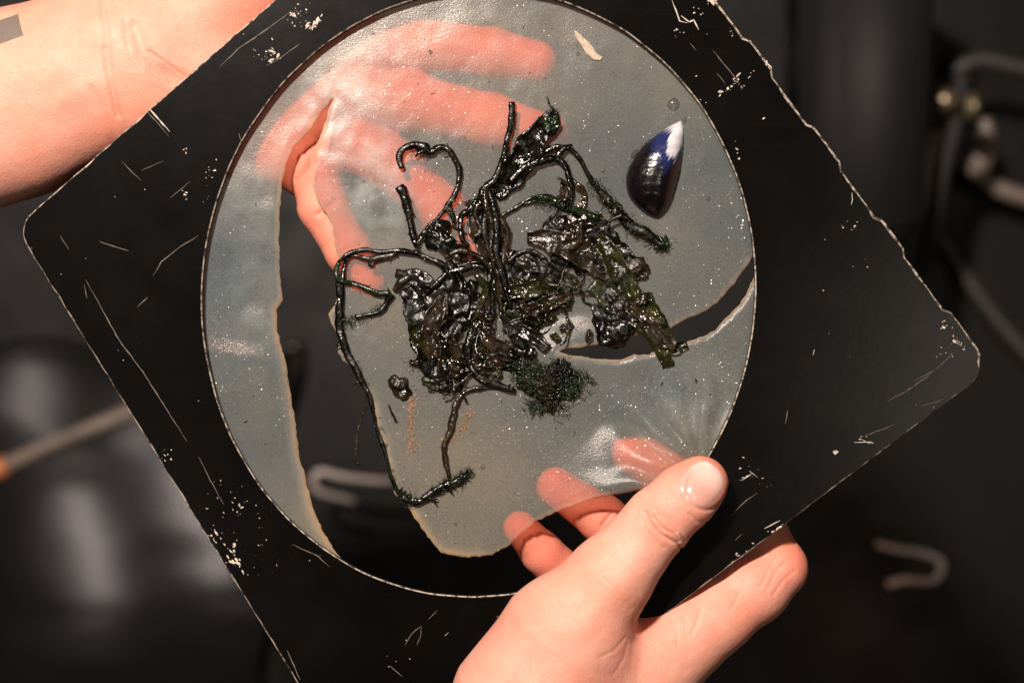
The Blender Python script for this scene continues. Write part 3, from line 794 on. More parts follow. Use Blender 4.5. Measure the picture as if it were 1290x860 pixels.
blade([(790, 385, 11), (812, 402, 12), (832, 428, 11), (852, 436, 8)], [14, 18, 20, 10], 'brown', 9, 4, .1, .1)
lump(772, 408, 24, 30, 13, 'black', 4, .55, .1, .3)
lump(778, 392, 18, 20, 12, 'grey', 6, .6, .12, .3)
lump(678, 345, 32, 24, 12, 'black', 5, .6, .09, -.3)
lump(672, 335, 24, 15, 12, 'grey', 8, .6, .12, -.4)
lump(690, 372, 30, 18, 11, 'olive', 4, .55, .1, -.3)
lump(668, 398, 32, 20, 11, 'black', 5, .6, .1, .2)
blade([(650, 395, 9), (675, 388, 12), (700, 378, 11), (718, 372, 8)], [14, 18, 18, 10], 'brown', 9, 5, .1)
blade([(655, 415, 8), (675, 425, 7), (690, 440, 4)], [16, 18, 12], 'grey', 6, 4)
blade([(625, 300, 6), (632, 340, 9), (640, 375, 10), (650, 410, 8), (660, 440, 3)], [18, 24, 30, 28, 14], 'black', 7, 4, .08)
blade([(648, 315, 4), (640, 345, 7), (652, 380, 8), (640, 420, 5)], [12, 20, 24, 14], 'brown', 6, 5, .09)
blade([(512, 362, 4), (522, 385, 6), (534, 410, 6), (545, 440, 6), (552, 468, 3)], [26, 36, 40, 44, 34], 'black', 5, 5, .06)
blade([(498, 344, 3), (525, 350, 6), (548, 372, 8), (566, 396, 7), (580, 420, 4)], [10, 24, 34, 34, 20], 'grey', 6, 4, .08, .1)
blade([(562, 330, 7), (574, 350, 9), (578, 380, 9), (572, 408, 8), (566, 432, 5)], [18, 24, 28, 26, 18], 'black', 8, 6, .08)
blade([(540, 400, 4), (556, 425, 6), (566, 450, 6), (566, 476, 3)], [22, 30, 32, 26], 'brown', 4, 6, .07)
lump(568, 466, 28, 17, 9, 'black', 2, .6, .09, .3)
lump(532, 428, 13, 19, 9, 'olive', 5, .5, .12, .2)
lump(588, 384, 14, 28, 10, 'black', 4, .6, .09, -.2)
lump(612, 412, 10, 28, 9, 'brown', 5, .6, .1, -.3)
lump(503, 488, 12, 19, 8, 'brown', 1, .5, .1, .5)
lump(546, 480, 13, 15, 7, 'olive', 0, .4, .12, .2)
lump(566, 484, 16, 13, 8, 'black', 1, .5, .1, .1)
lump(612, 462, 22, 14, 9, 'brown', 4, .6, .11, .2)
lump(642, 448, 17, 20, 7, 'black', 1, .6, .09, .2)
blade([(664, 300, 6), (690, 300, 11), (720, 312, 12), (750, 330, 9), (775, 352, 5)], [14, 26, 34, 32, 18], 'brown', 8, 5, .05, .25)
blade([(752, 300, 9), (770, 322, 12), (782, 350, 11), (798, 382, 8), (815, 405, 5)], [16, 26, 30, 26, 14], 'olive', 8, 5, .05, .3)
blade([(560, 372, 9), (548, 396, 11), (540, 424, 9), (548, 452, 6)], [12, 22, 26, 16], 'brown', 8, 4, .05, .35)
blade([(630, 372, 12), (650, 366, 14), (676, 362, 13), (700, 352, 9)], [10, 20, 24, 14], 'olive', 10, 4, .06, .3)
blade([(606, 410, 9), (620, 432, 10), (640, 446, 8), (662, 452, 5)], [10, 20, 22, 14], 'brown', 8, 4, .06, .3)
lump(550, 295, 16, 20, 11, 'black', 5, .5, .1, -.6)
blade([(545, 290, 9), (558, 302, 11), (572, 315, 9), (590, 318, 6)], [20, 26, 22, 12], 'black', 8, 4, .12)
for (x_, y_, a_, b_, m_) in ((672, 478, 22, 18, 'green'), (705, 470, 20, 16, 'black'), (714, 490, 18, 14, 'green'), (688, 500, 20, 13, 'olive'), (660, 462, 14, 10, 'black')):
    lump(x_, y_, a_, b_, 8, m_, 2, .6, .13, x_ * .3, name='algae_ball')
for cx_, cy_, w_, n_, mt_, dz_ in ((668, 476, 16, 320, 'green', 6), (704, 466, 15, 300, 'black', 7), (718, 486, 14, 260, 'green', 7), (690, 498, 16, 300, 'black', 5), (684, 478, 22, 300, 'olive', 9), (655, 460, 12, 130, 'green', 5), (732, 474, 8, 70, 'green', 4), (676, 512, 9, 70, 'green', 3)):
    fuzz([(cx_ - 8, cy_), (cx_ + 8, cy_ + 3)], w_, n_, 12, mt_, dz_, .7)
fuzz([(690, 510), (715, 515), (660, 505)], 20, 60, 20, 'green', 2, .4)
# stems
stem([(506, 213), (503, 198), (509, 187), (520, 183), (532, 186), (543, 191), (552, 188), (562, 188), (572, 198), (578, 214), (576, 234), (566, 256), (553, 274), (541, 284), (531, 296), (525, 309)],
     [4, 5.5, 6.5, 7.5, 7.5, 6.5, 4.5, 4.5, 4.5, 4.8, 4.8, 4.5, 4.2, 4.2, 4, 3.5], 'black', 6)
stem([(504, 234), (508, 246), (514, 262), (518, 278), (521, 294), (524, 312)], [7, 7, 6, 6, 5, 4.5], 'black', 6)
stem([(610, 330), (590, 332), (568, 336), (545, 326), (525, 318), (505, 317), (480, 318), (458, 316), (440, 321), (428, 330)], [4, 4.5, 5, 5, 4.5, 4.5, 4, 4, 4, 3.5], 'black', 6)
stem([(432, 326), (446, 323), (462, 326), (478, 325), (494, 320), (506, 316)], [3, 3, 4, 5.5, 4, 3], 'brown', 4)
lump(468, 331, 5, 5, 4, 'black', 4, .3, .2)
stem([(428, 330), (424, 340), (427, 352), (440, 358), (458, 363), (476, 368), (492, 369)], [4, 4, 4.5, 4, 4, 4, 4.5], 'green', 6)
stem([(438, 324), (434, 336), (431, 348), (429, 360), (429, 378), (427, 395), (428, 412), (431, 428), (436, 445), (446, 462), (455, 480), (464, 492)], [3, 3.5, 4, 6, 6, 6, 6.5, 8, 7, 5, 4.5, 3], 'black', 5)
stem([(492, 369), (487, 382), (478, 392), (462, 398), (446, 400)], [6, 6, 5, 4.5, 4], 'black', 4)
stem([(496, 366), (506, 354), (518, 350), (530, 354)], [5, 6, 5, 3], 'brown', 4)
fuzz([(425, 335), (427, 352), (455, 363)], 5, 90, 7, 'green', 6); fuzz([(487, 385), (450, 402), (430, 408)], 8, 140, 9, 'green', 4); fuzz([(436, 446), (462, 492)], 7, 110, 8, 'green', 4)
stem([(690, 121), (692, 131), (699, 139), (703, 147), (700, 160), (694, 172)], [1.2, 1.6, 2, 2.5, 4, 4], 'green', 5)
stem([(646, 129), (644, 150), (641, 172), (636, 192), (630, 210), (622, 226), (610, 240), (602, 252)], [5, 5, 4.5, 4.5, 4.5, 5.5, 7, 6], 'black', 7)
lump(695, 158, 14, 8, 6, 'green', 12, .5, .15, .9)
stem([(652, 214), (668, 200), (686, 192), (702, 186), (716, 188), (730, 200), (740, 216), (750, 234), (764, 252), (780, 270), (796, 286), (812, 294), (826, 302), (837, 311)],
     [5, 5.5, 5, 4.5, 4, 3.6, 4, 5, 6.5, 7.5, 7.5, 7, 7, 6], 'black', 6)
fuzz([(745, 226), (764, 252), (780, 270), (796, 286), (812, 294), (838, 311)], 12, 520, 10, 'green', 7, .5)
lump(835, 306, 8, 10, 6, 'green', 5, .5, .15)
stem([(640, 232), (660, 214), (680, 204), (698, 200), (710, 210), (716, 226), (720, 244), (712, 262)], [6, 6, 5, 5.5, 5, 4.5, 5, 3], 'black', 8)
stem([(700, 200), (710, 186), (722, 184)], [4, 4, 2], 'black', 8)
stem([(604, 250), (594, 262), (584, 270), (580, 284), (582, 300), (592, 310)], [5, 4.5, 4.5, 4.5, 4, 3], 'black', 6)
stem([(610, 248), (600, 268), (604, 290), (596, 300)], [5, 4, 4.5, 3], 'brown', 8)
for k, (dx, rr, mt) in enumerate(((-9, 4.5, 'black'), (-3, 5.5, 'brown'), (4, 5, 'black'), (10, 4.2, 'brown'), (0, 3.4, 'grey'))):
    stem([(612 + dx * .6, 238), (616 + dx * (.5, 1, 1.3, .7, 1)[k], 262), (620 + dx * (1.2, .4, .9, 1.3, -2)[k] + k, 290), (623 + dx * (.8, 1.2, .5, 1.2, 1)[k], 318), (628 + dx * (.6, -.4, 1.1, .8, 1)[k], 346), (632 + dx * 1.3, 374 - 4 * k), (636 + dx * 1.8, 404 - 8 * k)], [rr * .8, rr, rr * 1.1, rr, rr * 1.2, rr, rr * .7], mt, 9 + 2 * (k % 3))
stem([(622, 300), (632, 274), (648, 262), (668, 252), (690, 252), (710, 260), (732, 268), (756, 276)], [3, 3.4, 3.4, 3.2, 5, 6, 6, 5], 'green', 5)
fuzz([(672, 252), (700, 256), (732, 268), (765, 290)], 9, 300, 9, 'green', 6, .5)
fuzz([(596, 262), (606, 244), (622, 240)], 8, 120, 7, 'green', 8, .5)
stem([(638, 268), (650, 262), (666, 256), (684, 250)], [2, 2.4, 2.4, 2], 'grey', 4)
stem([(560, 325), (580, 314), (598, 320), (612, 332), (624, 346)], [4, 5, 5, 5, 4], 'brown', 9)
stem([(552, 356), (566, 344), (580, 340), (596, 336), (612, 338)], [4, 5, 5, 5, 4], 'black', 10)
stem([(600, 400), (594, 420), (588, 440), (592, 460), (604, 474), (624, 484), (648, 492)], [6, 7, 7, 6, 6, 6, 5], 'black', 7)
stem([(650, 492), (620, 488), (600, 490), (584, 496), (574, 510), (570, 526), (564, 545), (559, 560), (561, 580), (566, 600)], [3, 4, 4, 4, 4.4, 4.4, 4, 4, 4, 3.4], 'brown', 3)
stem([(590, 596), (576, 606), (560, 612), (546, 620), (532, 630), (518, 632), (506, 624)], [3, 6, 7, 7, 5, 5, 5], 'black', 4)
fuzz([(592, 596), (572, 606), (548, 618)], 8, 300, 12, 'green', 4, .5); fuzz([(520, 632), (505, 622)], 8, 160, 9, 'green', 4, .5)
stem([(462, 512), (458, 525), (452, 545), (449, 565), (447, 582)], [1, 1.4, 1.4, 1.6, 1.8], 'brown', -2); stem([(447, 582), (454, 584)], [1.6, 1.2], 'brown', -2)
stem([(462, 490), (468, 508), (470, 522), (475, 542), (482, 562), (487, 580), (492, 602), (500, 620), (508, 628)], [3, 3.4, 2.6, 3, 3.4, 3, 2.6, 3.4, 4], 'black', 2)
stem([(452, 476), (463, 494), (469, 514)], [2.5, 3, 2], 'grey', 6)
fuzz([(470, 520), (486, 578), (500, 618)], 5, 120, 7, 'green', 3, .45)
stem([(490, 510), (497, 522), (501, 532)], [1.5, 1.6, 1.6], 'black', 2)
fuzz([(520, 470), (560, 440), (600, 430), (640, 430), (680, 400), (720, 350), (770, 370), (800, 400)], 22, 420, 9, 'green', 8, .45)
fuzz([(520, 195), (545, 196)], 6, 30, 9, 'brown', 3, .35, (0, 1), .8)
def tangle():
    rnd = random.Random(31)
    for k in range(46):      # thin curling strands through the middle of the clump
        x = rnd.choice((rnd.gauss(615, 50), rnd.gauss(600, 40), rnd.gauss(730, 40))); y = rnd.gauss(385, 42) if x < 690 else rnd.gauss(330, 38)
        th = rnd.uniform(0, 6.28); pts = []; z = rnd.uniform(4, 13); bend = rnd.gauss(0, .35)
        for i in range(rnd.randint(4, 8)):
            pts.append((x, y, z)); th += bend + rnd.gauss(0, .45); x += 9 * math.cos(th); y += 9 * math.sin(th); z += rnd.uniform(-2, 1.6)
        r = rnd.uniform(.9, 3.2)
        stem(pts, [r * (.5 + .5 * math.sin(math.pi * (i + .6) / (len(pts) + .2))) * rnd.uniform(.7, 1.25) for i in range(len(pts))], rnd.choice(('black', 'black', 'brown', 'olive', 'green')), wob=.9, seg=6, name='strand')
    for k in range(26):      # little torn flaps
        x = rnd.choice((rnd.gauss(590, 45), rnd.gauss(650, 35), rnd.gauss(760, 35))); y = rnd.gauss(400, 42) if x < 700 else rnd.gauss(345, 40)
        th = rnd.uniform(0, 6.28); L = rnd.uniform(7, 15); w0 = rnd.uniform(8, 18); z = rnd.uniform(5, 12)
        blade([(x - L * math.cos(th), y - L * math.sin(th), z - 2), (x, y, z + 1), (x + L * math.cos(th + .5), y + L * math.sin(th + .5), z - 1)], [w0 * .4, w0, w0 * .5], rnd.choice(('black', 'brown', 'brown', 'olive', 'grey')), z, 5, .13, rnd.uniform(-.5, .6), .9, 9, 'flap')
tangle()
stem([(640, 330), (655, 318), (672, 316), (690, 326)], [3, 3.5, 3.5, 3], 'grey', 14)
stem([(600, 345), (612, 362), (606, 382), (598, 400)], [4, 4.5, 4.5, 4], 'olive', 12)
stem([(560, 345), (548, 358), (536, 372)], [3, 4, 3], 'black', 11)

# ------------------------------------------------------------------ hands: rounded limbs blended into one continuous skin
def surface_nets(F, org, h):
    s = F < 0
    nx, ny, nzz = F.shape
    c = np.zeros((nx - 1, ny - 1, nzz - 1), np.int8)
    for i in (0, 1):
        for j in (0, 1):
            for k in (0, 1): c += s[i:nx - 1 + i, j:ny - 1 + j, k:nzz - 1 + k]
    act = (c > 0) & (c < 8)
    idx = -np.ones(act.shape, np.int64); ii = np.argwhere(act); idx[act] = np.arange(len(ii))
    acc = np.zeros((len(ii), 3)); cnt = np.zeros(len(ii))
    cor = [(i, j, k) for i in (0, 1) for j in (0, 1) for k in (0, 1)]
    for a in cor:
        for b in cor:
            if a < b and sum(abs(x - y) for x, y in zip(a, b)) == 1:
                fa = F[ii[:, 0] + a[0], ii[:, 1] + a[1], ii[:, 2] + a[2]]; fb = F[ii[:, 0] + b[0], ii[:, 1] + b[1], ii[:, 2] + b[2]]
                m = (fa < 0) != (fb < 0); t = np.where(m, fa / np.where(m, fa - fb, 1), 0)
                pt = np.array(a) + t[:, None] * (np.array(b) - np.array(a))
                acc += pt * m[:, None]; cnt += m
    v = np.array(org) + h * (ii + acc / cnt[:, None])
    faces = []
    for ax in range(3):
        o1, o2 = [(1, 2), (2, 0), (0, 1)][ax]
        sl0 = [slice(None)] * 3; sl1 = [slice(None)] * 3; sl0[ax] = slice(0, -1); sl1[ax] = slice(1, None)
        d = s[tuple(sl0)] != s[tuple(sl1)]; e = np.argwhere(d)
        e = e[(e[:, o1] > 0) & (e[:, o2] > 0) & (e[:, o1] < F.shape[o1] - 1) & (e[:, o2] < F.shape[o2] - 1)]
        fl = s[e[:, 0], e[:, 1], e[:, 2]]
        q = []
        for (da, db) in ((0, 0), (-1, 0), (-1, -1), (0, -1)):
            t = e.copy(); t[:, o1] += da; t[:, o2] += db; q.append(idx[t[:, 0], t[:, 1], t[:, 2]])
        q = np.stack(q, 1); q = np.where(fl[:, None], q, q[:, ::-1]); faces.append(q)
    return v, np.vstack(faces)
class Limb:
    def __init__(s): s.prims = []; s.mods = []
    def chain(s, pts, k=14, zs=1.0):
        q = [(np.array(P(*p[:3])), p[3] * (DPX - p[2]) / DPX) for p in pts]
        for a, b in zip(q[:-1], q[1:]): s.prims.append((a[0], b[0], a[1], b[1], k, zs)); k = min(k, 12)
    def crease(s, pts, depth, width, zmin=-1e9, zmax=1e9):
        s.mods.append(('line', [np.array((p[0] - 645, 430 - p[1])) for p in pts], depth, width, zmin, zmax))
    def ball(s, p, depth, width):
        s.mods.append(('ball', np.array(P(*p)), depth, width, 0, 0))
    def f(s, X):
        d = None
        for a, b, ra, rb, k, zs in s.prims:
            ab = b - a; Y = X - a
            t = np.clip((Y @ ab) / (ab @ ab), 0, 1); e = Y - t[..., None] * ab
            if zs != 1: e = e * np.array((1, 1, 1 / zs))
            di = np.sqrt((e * e).sum(-1)) - (ra + (rb - ra) * t)
            if zs < 1: di = di * (zs + 1) / 2
            if d is None: d = di
            else:
                h = np.clip(.5 + .5 * (d - di) / k, 0, 1); d = d * (1 - h) + di * h - k * h * (1 - h)
        for ty, g, dep, wd, z0, z1 in s.mods:
            if ty == 'ball': d = d + dep * np.exp(-((X - g) ** 2).sum(-1) / wd ** 2)
            else:
                best = None
                for a, b in zip(g[:-1], g[1:]):
                    ab = b - a; t = np.clip(((X[..., :2] - a) @ ab) / (ab @ ab), 0, 1)
                    q = ((X[..., :2] - a - t[..., None] * ab) ** 2).sum(-1); best = q if best is None else np.minimum(best, q)
                zz = np.clip((X[..., 2] - z0) / 6, 0, 1) * np.clip((z1 - X[..., 2]) / 6, 0, 1)
                d = d + dep * np.exp(-best / wd ** 2) * zz
        return d
    def mesh(s, lo, hi, h):
        ax = [np.arange(lo[i], hi[i] + h, h) for i in range(3)]
        F = np.empty([len(a) for a in ax], np.float32)
        gy, gz = np.meshgrid(ax[1], ax[2], indexing='ij')
        st = 16
        for i in range(0, len(ax[0]), st):
            xs = ax[0][i:i + st]
            G = np.empty((len(xs), len(ax[1]), len(ax[2]), 3), np.float32)
            G[..., 0] = xs[:, None, None]; G[..., 1] = gy; G[..., 2] = gz
            F[i:i + st] = s.f(G)
        v, fc = surface_nets(F, lo, h)
        for it in range(3):
            if it == 1:       # one level finer before the last projections, so that creases keep their edges
                e = np.sort(np.vstack([fc[:, [i, (i + 1) % 4]] for i in range(4)]), 1); u, inv = np.unique(e[:, 0] * len(v) + e[:, 1], return_inverse=True)
                u0, u1 = u // len(v), u % len(v); nf = len(fc); b0 = len(v); b1 = b0 + len(u); inv = inv.reshape(4, nf) + b0
                v = np.vstack([v, (v[u0] + v[u1]) / 2, v[fc].mean(1)]); ct = b1 + np.arange(nf)
                fc = np.vstack([np.stack([fc[:, i], inv[i], ct, inv[i - 1]], 1) for i in range(4)])
            d = s.f(v); e = .6; gr = np.stack([(s.f(v + np.eye(3)[i] * e) - d) / e for i in range(3)], 1)
            n2 = np.maximum((gr * gr).sum(1), .2); v = v - (np.clip(d, -3, 3) / n2)[:, None] * gr
        return v, fc
def build_hand(name, L, lo, hi, h, mat, flush):
    v, fc = L.mesh(lo, hi, h)
    me = mesh(name, [WM(q) for q in v], [tuple(int(i) for i in q) for q in fc])
    fl = np.zeros(len(v))
    for (px, py, z, r, a) in flush:
        fl = np.maximum(fl, a * np.exp(-((v - np.array(P(px, py, z))) ** 2).sum(1) / r ** 2))
    attr(me, 'flush', fl)
    return link(name, me, None, mat)

R = Limb()
R.chain([(668, 1010, -60, 118), (690, 900, -30, 112), (720, 835, 0, 94)], 20, .8)             # wrist and heel of the hand
R.chain([(668, 884, 0, 100), (712, 802, 20, 80), (767, 729, 34, 53), (830, 655, 40, 41), (862, 626, 40, 39), (882, 610, 37, 36)], 22)   # thumb
R.chain([(760, 900, -40, 96), (812, 838, -34, 66), (862, 800, -38, 52)], 26)       # index base
R.chain([(812, 838, -34, 62), (900, 776, -46, 47), (950, 738, -56, 45), (979, 716, -62, 37)], 16)
R.chain([(979, 714, -62, 37), (958, 674, -82, 34), (890, 630, -66, 32), (800, 570, -42, 29)], 8)
R.chain([(770, 900, -80, 84), (830, 830, -115, 48), (858, 745, -125, 40)], 16)
R.chain([(858, 745, -125, 38), (808, 690, -90, 33), (758, 652, -68, 30), (700, 612, -52, 24)], 7)
R.chain([(740, 900, -90, 80), (780, 840, -130, 44), (768, 775, -130, 36)], 14)
R.chain([(768, 775, -130, 35), (715, 728, -95, 30), (682, 695, -72, 26), (655, 664, -52, 21)], 7)
for c_, d_, w_ in (([(808, 638), (814, 652), (828, 666), (846, 676), (856, 688)], 2.6, 2.4), ([(818, 628), (830, 638), (846, 654), (857, 674)], 2.0, 2.2), ([(817, 643), (826, 655), (841, 664), (849, 674)], 1.8, 1.9),
                  ([(824, 640), (836, 649), (846, 661)], 1.6, 1.9), ([(816, 634), (830, 646), (846, 664), (854, 680)], -1.8, 9), ([(804, 646), (810, 662), (830, 682)], 1.0, 2.4),
                  ([(862, 640), (872, 650), (884, 652)], 1.0, 2.5)):
    R.crease(c_, d_, w_, 30)
R.crease([(870, 795), (877, 782), (882, 768)], 1.2, 3, -30)
for c_, d_ in (([(700, 742), (722, 760), (742, 790)], .5), ([(690, 756), (714, 778), (728, 806)], .45), ([(770, 700), (786, 716), (800, 736)], .5), ([(756, 716), (774, 732), (790, 756)], .6), ([(842, 770), (850, 790), (852, 812)], .6), ([(856, 764), (862, 782), (864, 800)], .5), ([(784, 792), (770, 806), (752, 812)], .7), ([(788, 796), (782, 818), (770, 836)], .6), ([(920, 768), (930, 752), (936, 740)], .6), ([(968, 742), (980, 722), (992, 712)], .9), ([(976, 750), (990, 732), (1004, 722)], .8), ([(960, 738), (972, 716), (982, 704)], .8)):
    R.crease(c_, d_, 2.6, -60)
R.crease([(795, 800), (830, 815), (860, 840)], .7, 4, -30)
R.crease([(975, 700), (998, 692), (1008, 690)], 1.4, 3, -60)
R.crease([(760, 665), (772, 650)], 2.0, 3, -80, -20)
R.crease([(735, 770), (755, 745), (785, 715)], -2.5, 16, 40)
# nail bed on the thumb
na = np.array((.70, -.71)); nc = np.array((886, 607))
ring = [np.array((886, 609)) + 28.5 * math.cos(a) * na + 26 * math.sin(a) * np.array((-na[1], na[0])) for a in np.linspace(.9, 2 * math.pi - .9, 26)]
R.crease(ring, 1.6, 2.6, 30)
ring2 = [np.array((886, 609)) + 36.5 * math.cos(a) * na + 33 * math.sin(a) * np.array((-na[1], na[0])) for a in np.linspace(1.1, 2 * math.pi - 1.1, 26)]

hand_r = build_hand('hand', R, (-110, -440, -190), (420, -125, 110), 3.2, M['skin_right'],
    [(890, 600, 40, 46, .55), (830, 655, 70, 26, .45), (1005, 705, -50, 42, .6), (800, 770, 0, 36, .55), (690, 608, -50, 50, .8), (650, 660, -50, 48, .8), (790, 570, -50, 60, .8),
     (740, 660, -60, 60, .6), (690, 700, -70, 60, .6), (870, 680, 20, 40, .4), (940, 760, -30, 50, .3)])
tag(hand_r, 'bare hand at the bottom with its thumb pressed on the board, fingers under the gel', 'hand')

def nail_on(L, parent, cx, cy, axis, la, lb, z_guess):
    """curved nail plate laid onto the finger surface"""
    ax = np.array((axis[0], -axis[1], 0.0)); ax /= np.linalg.norm(ax); sd = np.array((-ax[1], ax[0], 0))
    c = np.array(P(cx, cy, z_guess)); n, m = 22, 22; vs = []; fs = []; tp = []
    for i in range(n + 1):
        rr = i / n
        for j in range(m * 2):
            a = math.pi * j / m
            ca, sa = math.cos(a), math.sin(a)
            ex = np.sign(ca) * abs(ca) ** .75; ey = np.sign(sa) * abs(sa) ** .75
            q = c + ax * la * rr * ex * (1 - .05 * ex) + sd * lb * rr * ey * (1 - .10 * ex)
            X = np.array([q]); X[0, 2] = 130
            for _ in range(60):
                d = L.f(X)[0]
                if d < .05: break
                X[0, 2] -= d * .8
            lift = 1.0 * (1 - rr ** 8) - .3
            vs.append((X[0, 0], X[0, 1], X[0, 2] + lift)); tp.append(np.clip((ex * rr + .25) * 1.0, 0, 1))
    mm = 2 * m
    for i in range(n):
        for j in range(mm):
            k = (j + 1) % mm; fs.append((i * mm + j, (i + 1) * mm + j, (i + 1) * mm + k, i * mm + k))
    me = mesh('nail', [WM(v) for v in vs], fs); attr(me, 'tip', tp)
    bm = bmesh.new(); bm.from_mesh(me); bmesh.ops.remove_doubles(bm, verts=bm.verts, dist=1e-7); bmesh.ops.recalc_face_normals(bm, faces=bm.faces); bm.to_mesh(me); bm.free()
    return link('nail', me, parent, M['nail'])
nail_on(R, hand_r, 886, 609, na, 28, 25, 76)

Lh = Limb()
Lh.chain([(-160, 185, -112, 128), (20, 130, -108, 117), (130, 88, -104, 108), (190, 85, -100, 96)], 20, .74)
Lh.chain([(170, 70, -100, 90), (260, 20, -104, 76), (350, -40, -108, 62), (430, -110, -104, 46), (500, -170, -100, 38)], 24, .9)
Lh.chain([(180, 110, -100, 82), (290, 160, -92, 62), (385, 200, -82, 44)], 24, .85)
Lh.chain([(200, 90, -100, 84), (320, 90, -100, 64), (430, 62, -80, 42)], 24, .85)
Lh.chain([(200, 100, -100, 80), (330, 120, -98, 64), (428, 118, -84, 42)], 24, .85)
Lh.chain([(200, 100, -100, 80), (330, 140, -98, 62), (412, 168, -84, 42)], 24, .85)
Lh.chain([(430, 60, -80, 38), (530, 56, -66, 32), (620, 66, -55, 29.5), (676, 78, -51, 26)], 10)
Lh.chain([(428, 118, -84, 40), (520, 130, -70, 36), (620, 153, -58, 33.5), (690, 173, -53, 28)], 10)
Lh.chain([(412, 168, -84, 38), (490, 205, -70, 34), (560, 268, -60, 31), (596, 310, -56, 27)], 9)
Lh.chain([(385, 202, -80, 38), (408, 262, -58, 31), (440, 318, -52, 28.5), (462, 354, -52, 25)], 9)
for c_ in ([(120, -10), (131, 40), (137, 90), (140, 130), (150, 168)], [(128, 60), (134, 100), (141, 140)]):
    Lh.crease(c_, 2.6, 4.5, -90)
Lh.crease([(112, 110), (126, 150), (132, 178)], 2.2, 6, -90)
Lh.crease([(165, 30), (176, 62), (196, 84), (226, 98)], 5, 9, -90); Lh.crease([(184, 62), (205, 76), (228, 92)], 1.6, 2, -90); Lh.crease([(170, 72), (190, 92), (212, 104)], 1.2, 2, -90)
Lh.crease([(152, 20), (158, 60), (164, 84)], 1.2, 4, -90)
Lh.crease([(60, 130), (100, 110), (132, 100)], -2, 14, -90)
Lh.crease([(398, 268), (408, 262), (420, 250)], 2.5, 3.5, -70)
Lh.crease([(430, 316), (440, 310), (452, 304)], 1.6, 3, -70)
Lh.crease([(362, 250), (372, 226), (392, 205)], 5, 8, -90)
hand_l = build_hand('hand', Lh, (-760, 40, -215), (80, 640, 10), 4.0, M['skin_left'],
    [(690, 75, -50, 60, .75), (600, 65, -50, 60, .5), (690, 170, -50, 60, .75), (600, 150, -55, 70, .45), (590, 300, -55, 60, .7), (540, 240, -60, 60, .45), (460, 350, -50, 50, .9), (420, 290, -50, 50, .45),
     (390, 210, -60, 60, .7), (370, 230, -60, 50, .6), (400, 275, -40, 40, .5), (205, 85, -30, 40, .45), (320, 20, -60, 80, .4)])
tag(hand_l, 'bare forearm and open hand reaching from the upper left behind the board and gel', 'hand')

# ------------------------------------------------------------------ out-of-focus things on the floor
def floor_tube(name, pts, r, mat, h=.01, seg=10, parent=None):
    m = MB(); m.add(*tube([P(p[0], p[1], FZ(p[2] if len(p) > 2 else h)) for p in pts], [r / S if np.isscalar(r) else q / S for q in ([r] * len(pts) if np.isscalar(r) else r)], seg, 0, 0, 5))
    return m.build(name, M[mat], parent)
o = floor_tube('wire_hook', [(498, 606, .05), (470, 605, .05), (430, 600, .05), (406, 594, .05), (396, 600, .05), (397, 615, .05), (410, 622, .05), (448, 632, .05)], .0021, 'steel')
tag(o, 'blurred bent steel wire hook seen through the round opening', 'hook')
o = floor_tube('wire_hook', [(1104, 684, .06), (1125, 690, .06), (1160, 696, .06), (1182, 704, .06), (1186, 714, .06), (1180, 728, .06), (1165, 732, .06), (1140, 730, .06), (1118, 736, .06)], .0021, 'steel')
tag(o, 'blurred bent steel wire hook on the dark floor right of the lower hand', 'hook')

b0 = empty('floor_bar', W(80, 555, FZ(0))); tag(b0, 'blurred brown metal bar with orange end lying on the floor at left', 'bar')
floor_tube('rod', [(6, 587, .008), (60, 562, .008), (120, 537, .008), (200, 504, .008)], .0050, 'bar', parent=b0)
floor_tube('end_cap', [(-26, 602, .008), (-10, 594, .008), (8, 586, .008)], .0062, 'wood', parent=b0)
cs = empty('equipment_case', W(1080, 120, FZ(0))); tag(cs, 'matte black case standing on the floor behind the right side of the board', 'case')
def prism(name, poly, h0, h1, mat, parent, bev=.004):
    q0 = [W(x, y, FZ(h1)) for x, y in poly]     # laid out on its top face, then dropped straight down
    n = len(q0); vs = [(x, y, h0) for x, y, z in q0] + q0
    fs = [tuple(range(n)), tuple(range(n, 2 * n))[::-1]] + [(i, (i + 1) % n, n + (i + 1) % n, n + i) for i in range(n)]
    me = mesh(name, vs, fs); bm = bmesh.new(); bm.from_mesh(me); bmesh.ops.recalc_face_normals(bm, faces=bm.faces)
    bmesh.ops.bevel(bm, geom=bm.edges[:], offset=bev, segments=3, affect='EDGES'); bm.to_mesh(me); bm.free()
    return link(name, me, parent, M[mat])
prism('body', [(1046, -90), (1184, -90), (1164, 300), (1040, 330)], 0, .16, 'matte', cs, .004)
prism('lid', [(1052, -84), (1178, -84), (1159, 292), (1046, 320)], .158, .17, 'matte', cs, .005)
ls = empty('lamp_stand', W(1225, 170, FZ(0))); tag(ls, 'blurred stand with brass knobs and pale bracket near the upper right corner', 'stand')
floor_tube('rod', [(1162, 50, .10), (1163, 75, .10), (1162, 106, .10)], .0052, 'brass', parent=ls)
floor_tube('clamp_body', [(1180, 122, .11), (1190, 127, .11), (1202, 128, .11)], [.006, .0075, .006], 'brass', parent=ls)
floor_tube('clamp_knob', [(1214, 134, .12), (1224, 135, .12), (1232, 136, .12)], [.006, .0085, .006], 'brass', parent=ls)
floor_tube('bracket', [(1240, 150, .06), (1243, 172, .06), (1236, 196, .06), (1226, 208, .06), (1210, 200, .06)], [.004, .005, .008, .008, .004], 'bar', parent=ls)
floor_tube('foot', [(1222, 212, .03), (1255, 236, .03), (1300, 252, .03), (1360, 268, .03)], [.006, .0055, .005, .005], 'bar', parent=ls)
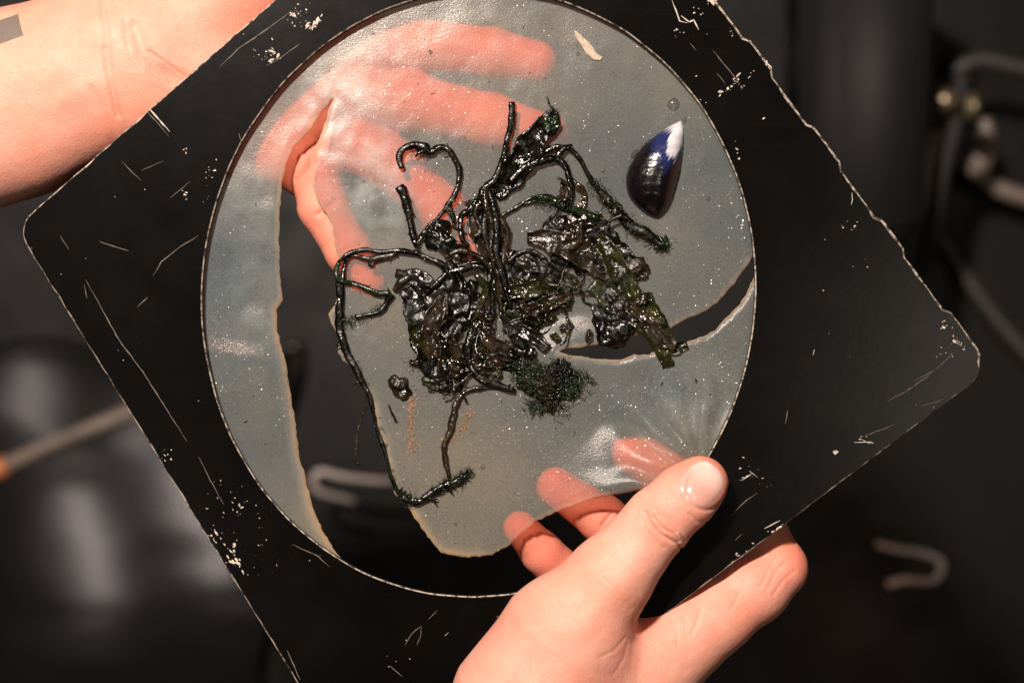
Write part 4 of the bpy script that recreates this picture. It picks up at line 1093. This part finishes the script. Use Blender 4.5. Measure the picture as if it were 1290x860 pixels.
floor_tube('foot', [(1180, 165, .03), (1172, 190, .03), (1164, 220, .03), (1160, 270, .03)], [.004, .005, .005, .004], 'bar', parent=ls)
floor_tube('column', [(1212, 90, .10), (1206, 150, .10), (1190, 210, .10), (1174, 290, .10), (1160, 345, .10)], .0052, 'matte', parent=ls)
floor_tube('arm', [(1194, 104, .07), (1212, 84, .07), (1240, 76, .07), (1275, 84, .07), (1330, 96, .07)], [.004, .005, .005, .005, .005], 'tarp', parent=ls)
o = floor_tube('cable', [(1150, 262, .006), (1180, 292, .006), (1214, 345, .006), (1252, 398, .006), (1300, 452, .006), (1380, 530, .006)], .0050, 'tarp')
tag(o, 'thick grey cable lying across the floor at the right', 'cable')

def plastic():  # glossy sheet added so the strip lights reflect as streaks at left
    t = new('glossy_plastic')
    st = t.n('ShaderNodeVectorMath', {0: t.pos, 1: (.35, 1.0, 1.0)}, operation='MULTIPLY').outputs[0]
    b = t.bump(t.noise(14, 2, .5, st), .12, .006)
    mt = t.finish(t.n('ShaderNodeBsdfPrincipled', {'Base Color': (.005, .0042, .004, 1), 'Roughness': .10, 'Normal': b}))
    n, m = 60, 80; vs = []; fs = []
    for layer in (0, 1):
        for j in range(m + 1):
            for i in range(n + 1):
                px = -260 + 640 * i / n - 60 * j / m + 6 * math.sin(j * .3); py = 430 + 560 * j / m + 5 * math.sin(i * .37)
                x, y, z = W(px, py, FZ(.006)); zz = .006 + .0015 * noise.noise((x * 6, y * 5, 2)) - layer * .0012
                vs.append((x, y, zz))
    b0 = (n + 1) * (m + 1)
    for j in range(m):
        for i in range(n):
            a = j * (n + 1) + i; q = (a, a + n + 1, a + n + 2, a + 1); fs.append(q); fs.append(tuple(b0 + k for k in q[::-1]))
    for j in range(m):
        for i in (0, n):
            a = j * (n + 1) + i; fs.append((a, a + n + 1, b0 + a + n + 1, b0 + a))
    for i in range(n):
        for j in (0, m):
            a = j * (n + 1) + i; fs.append((a, a + 1, b0 + a + 1, b0 + a))
    o = link('streak_sheet', mesh('streak_sheet', vs, fs), None, mt)
    tag(o, 'glossy black plastic sheet added on the floor at the lower left to carry light streaks', 'plastic sheet')
plastic()
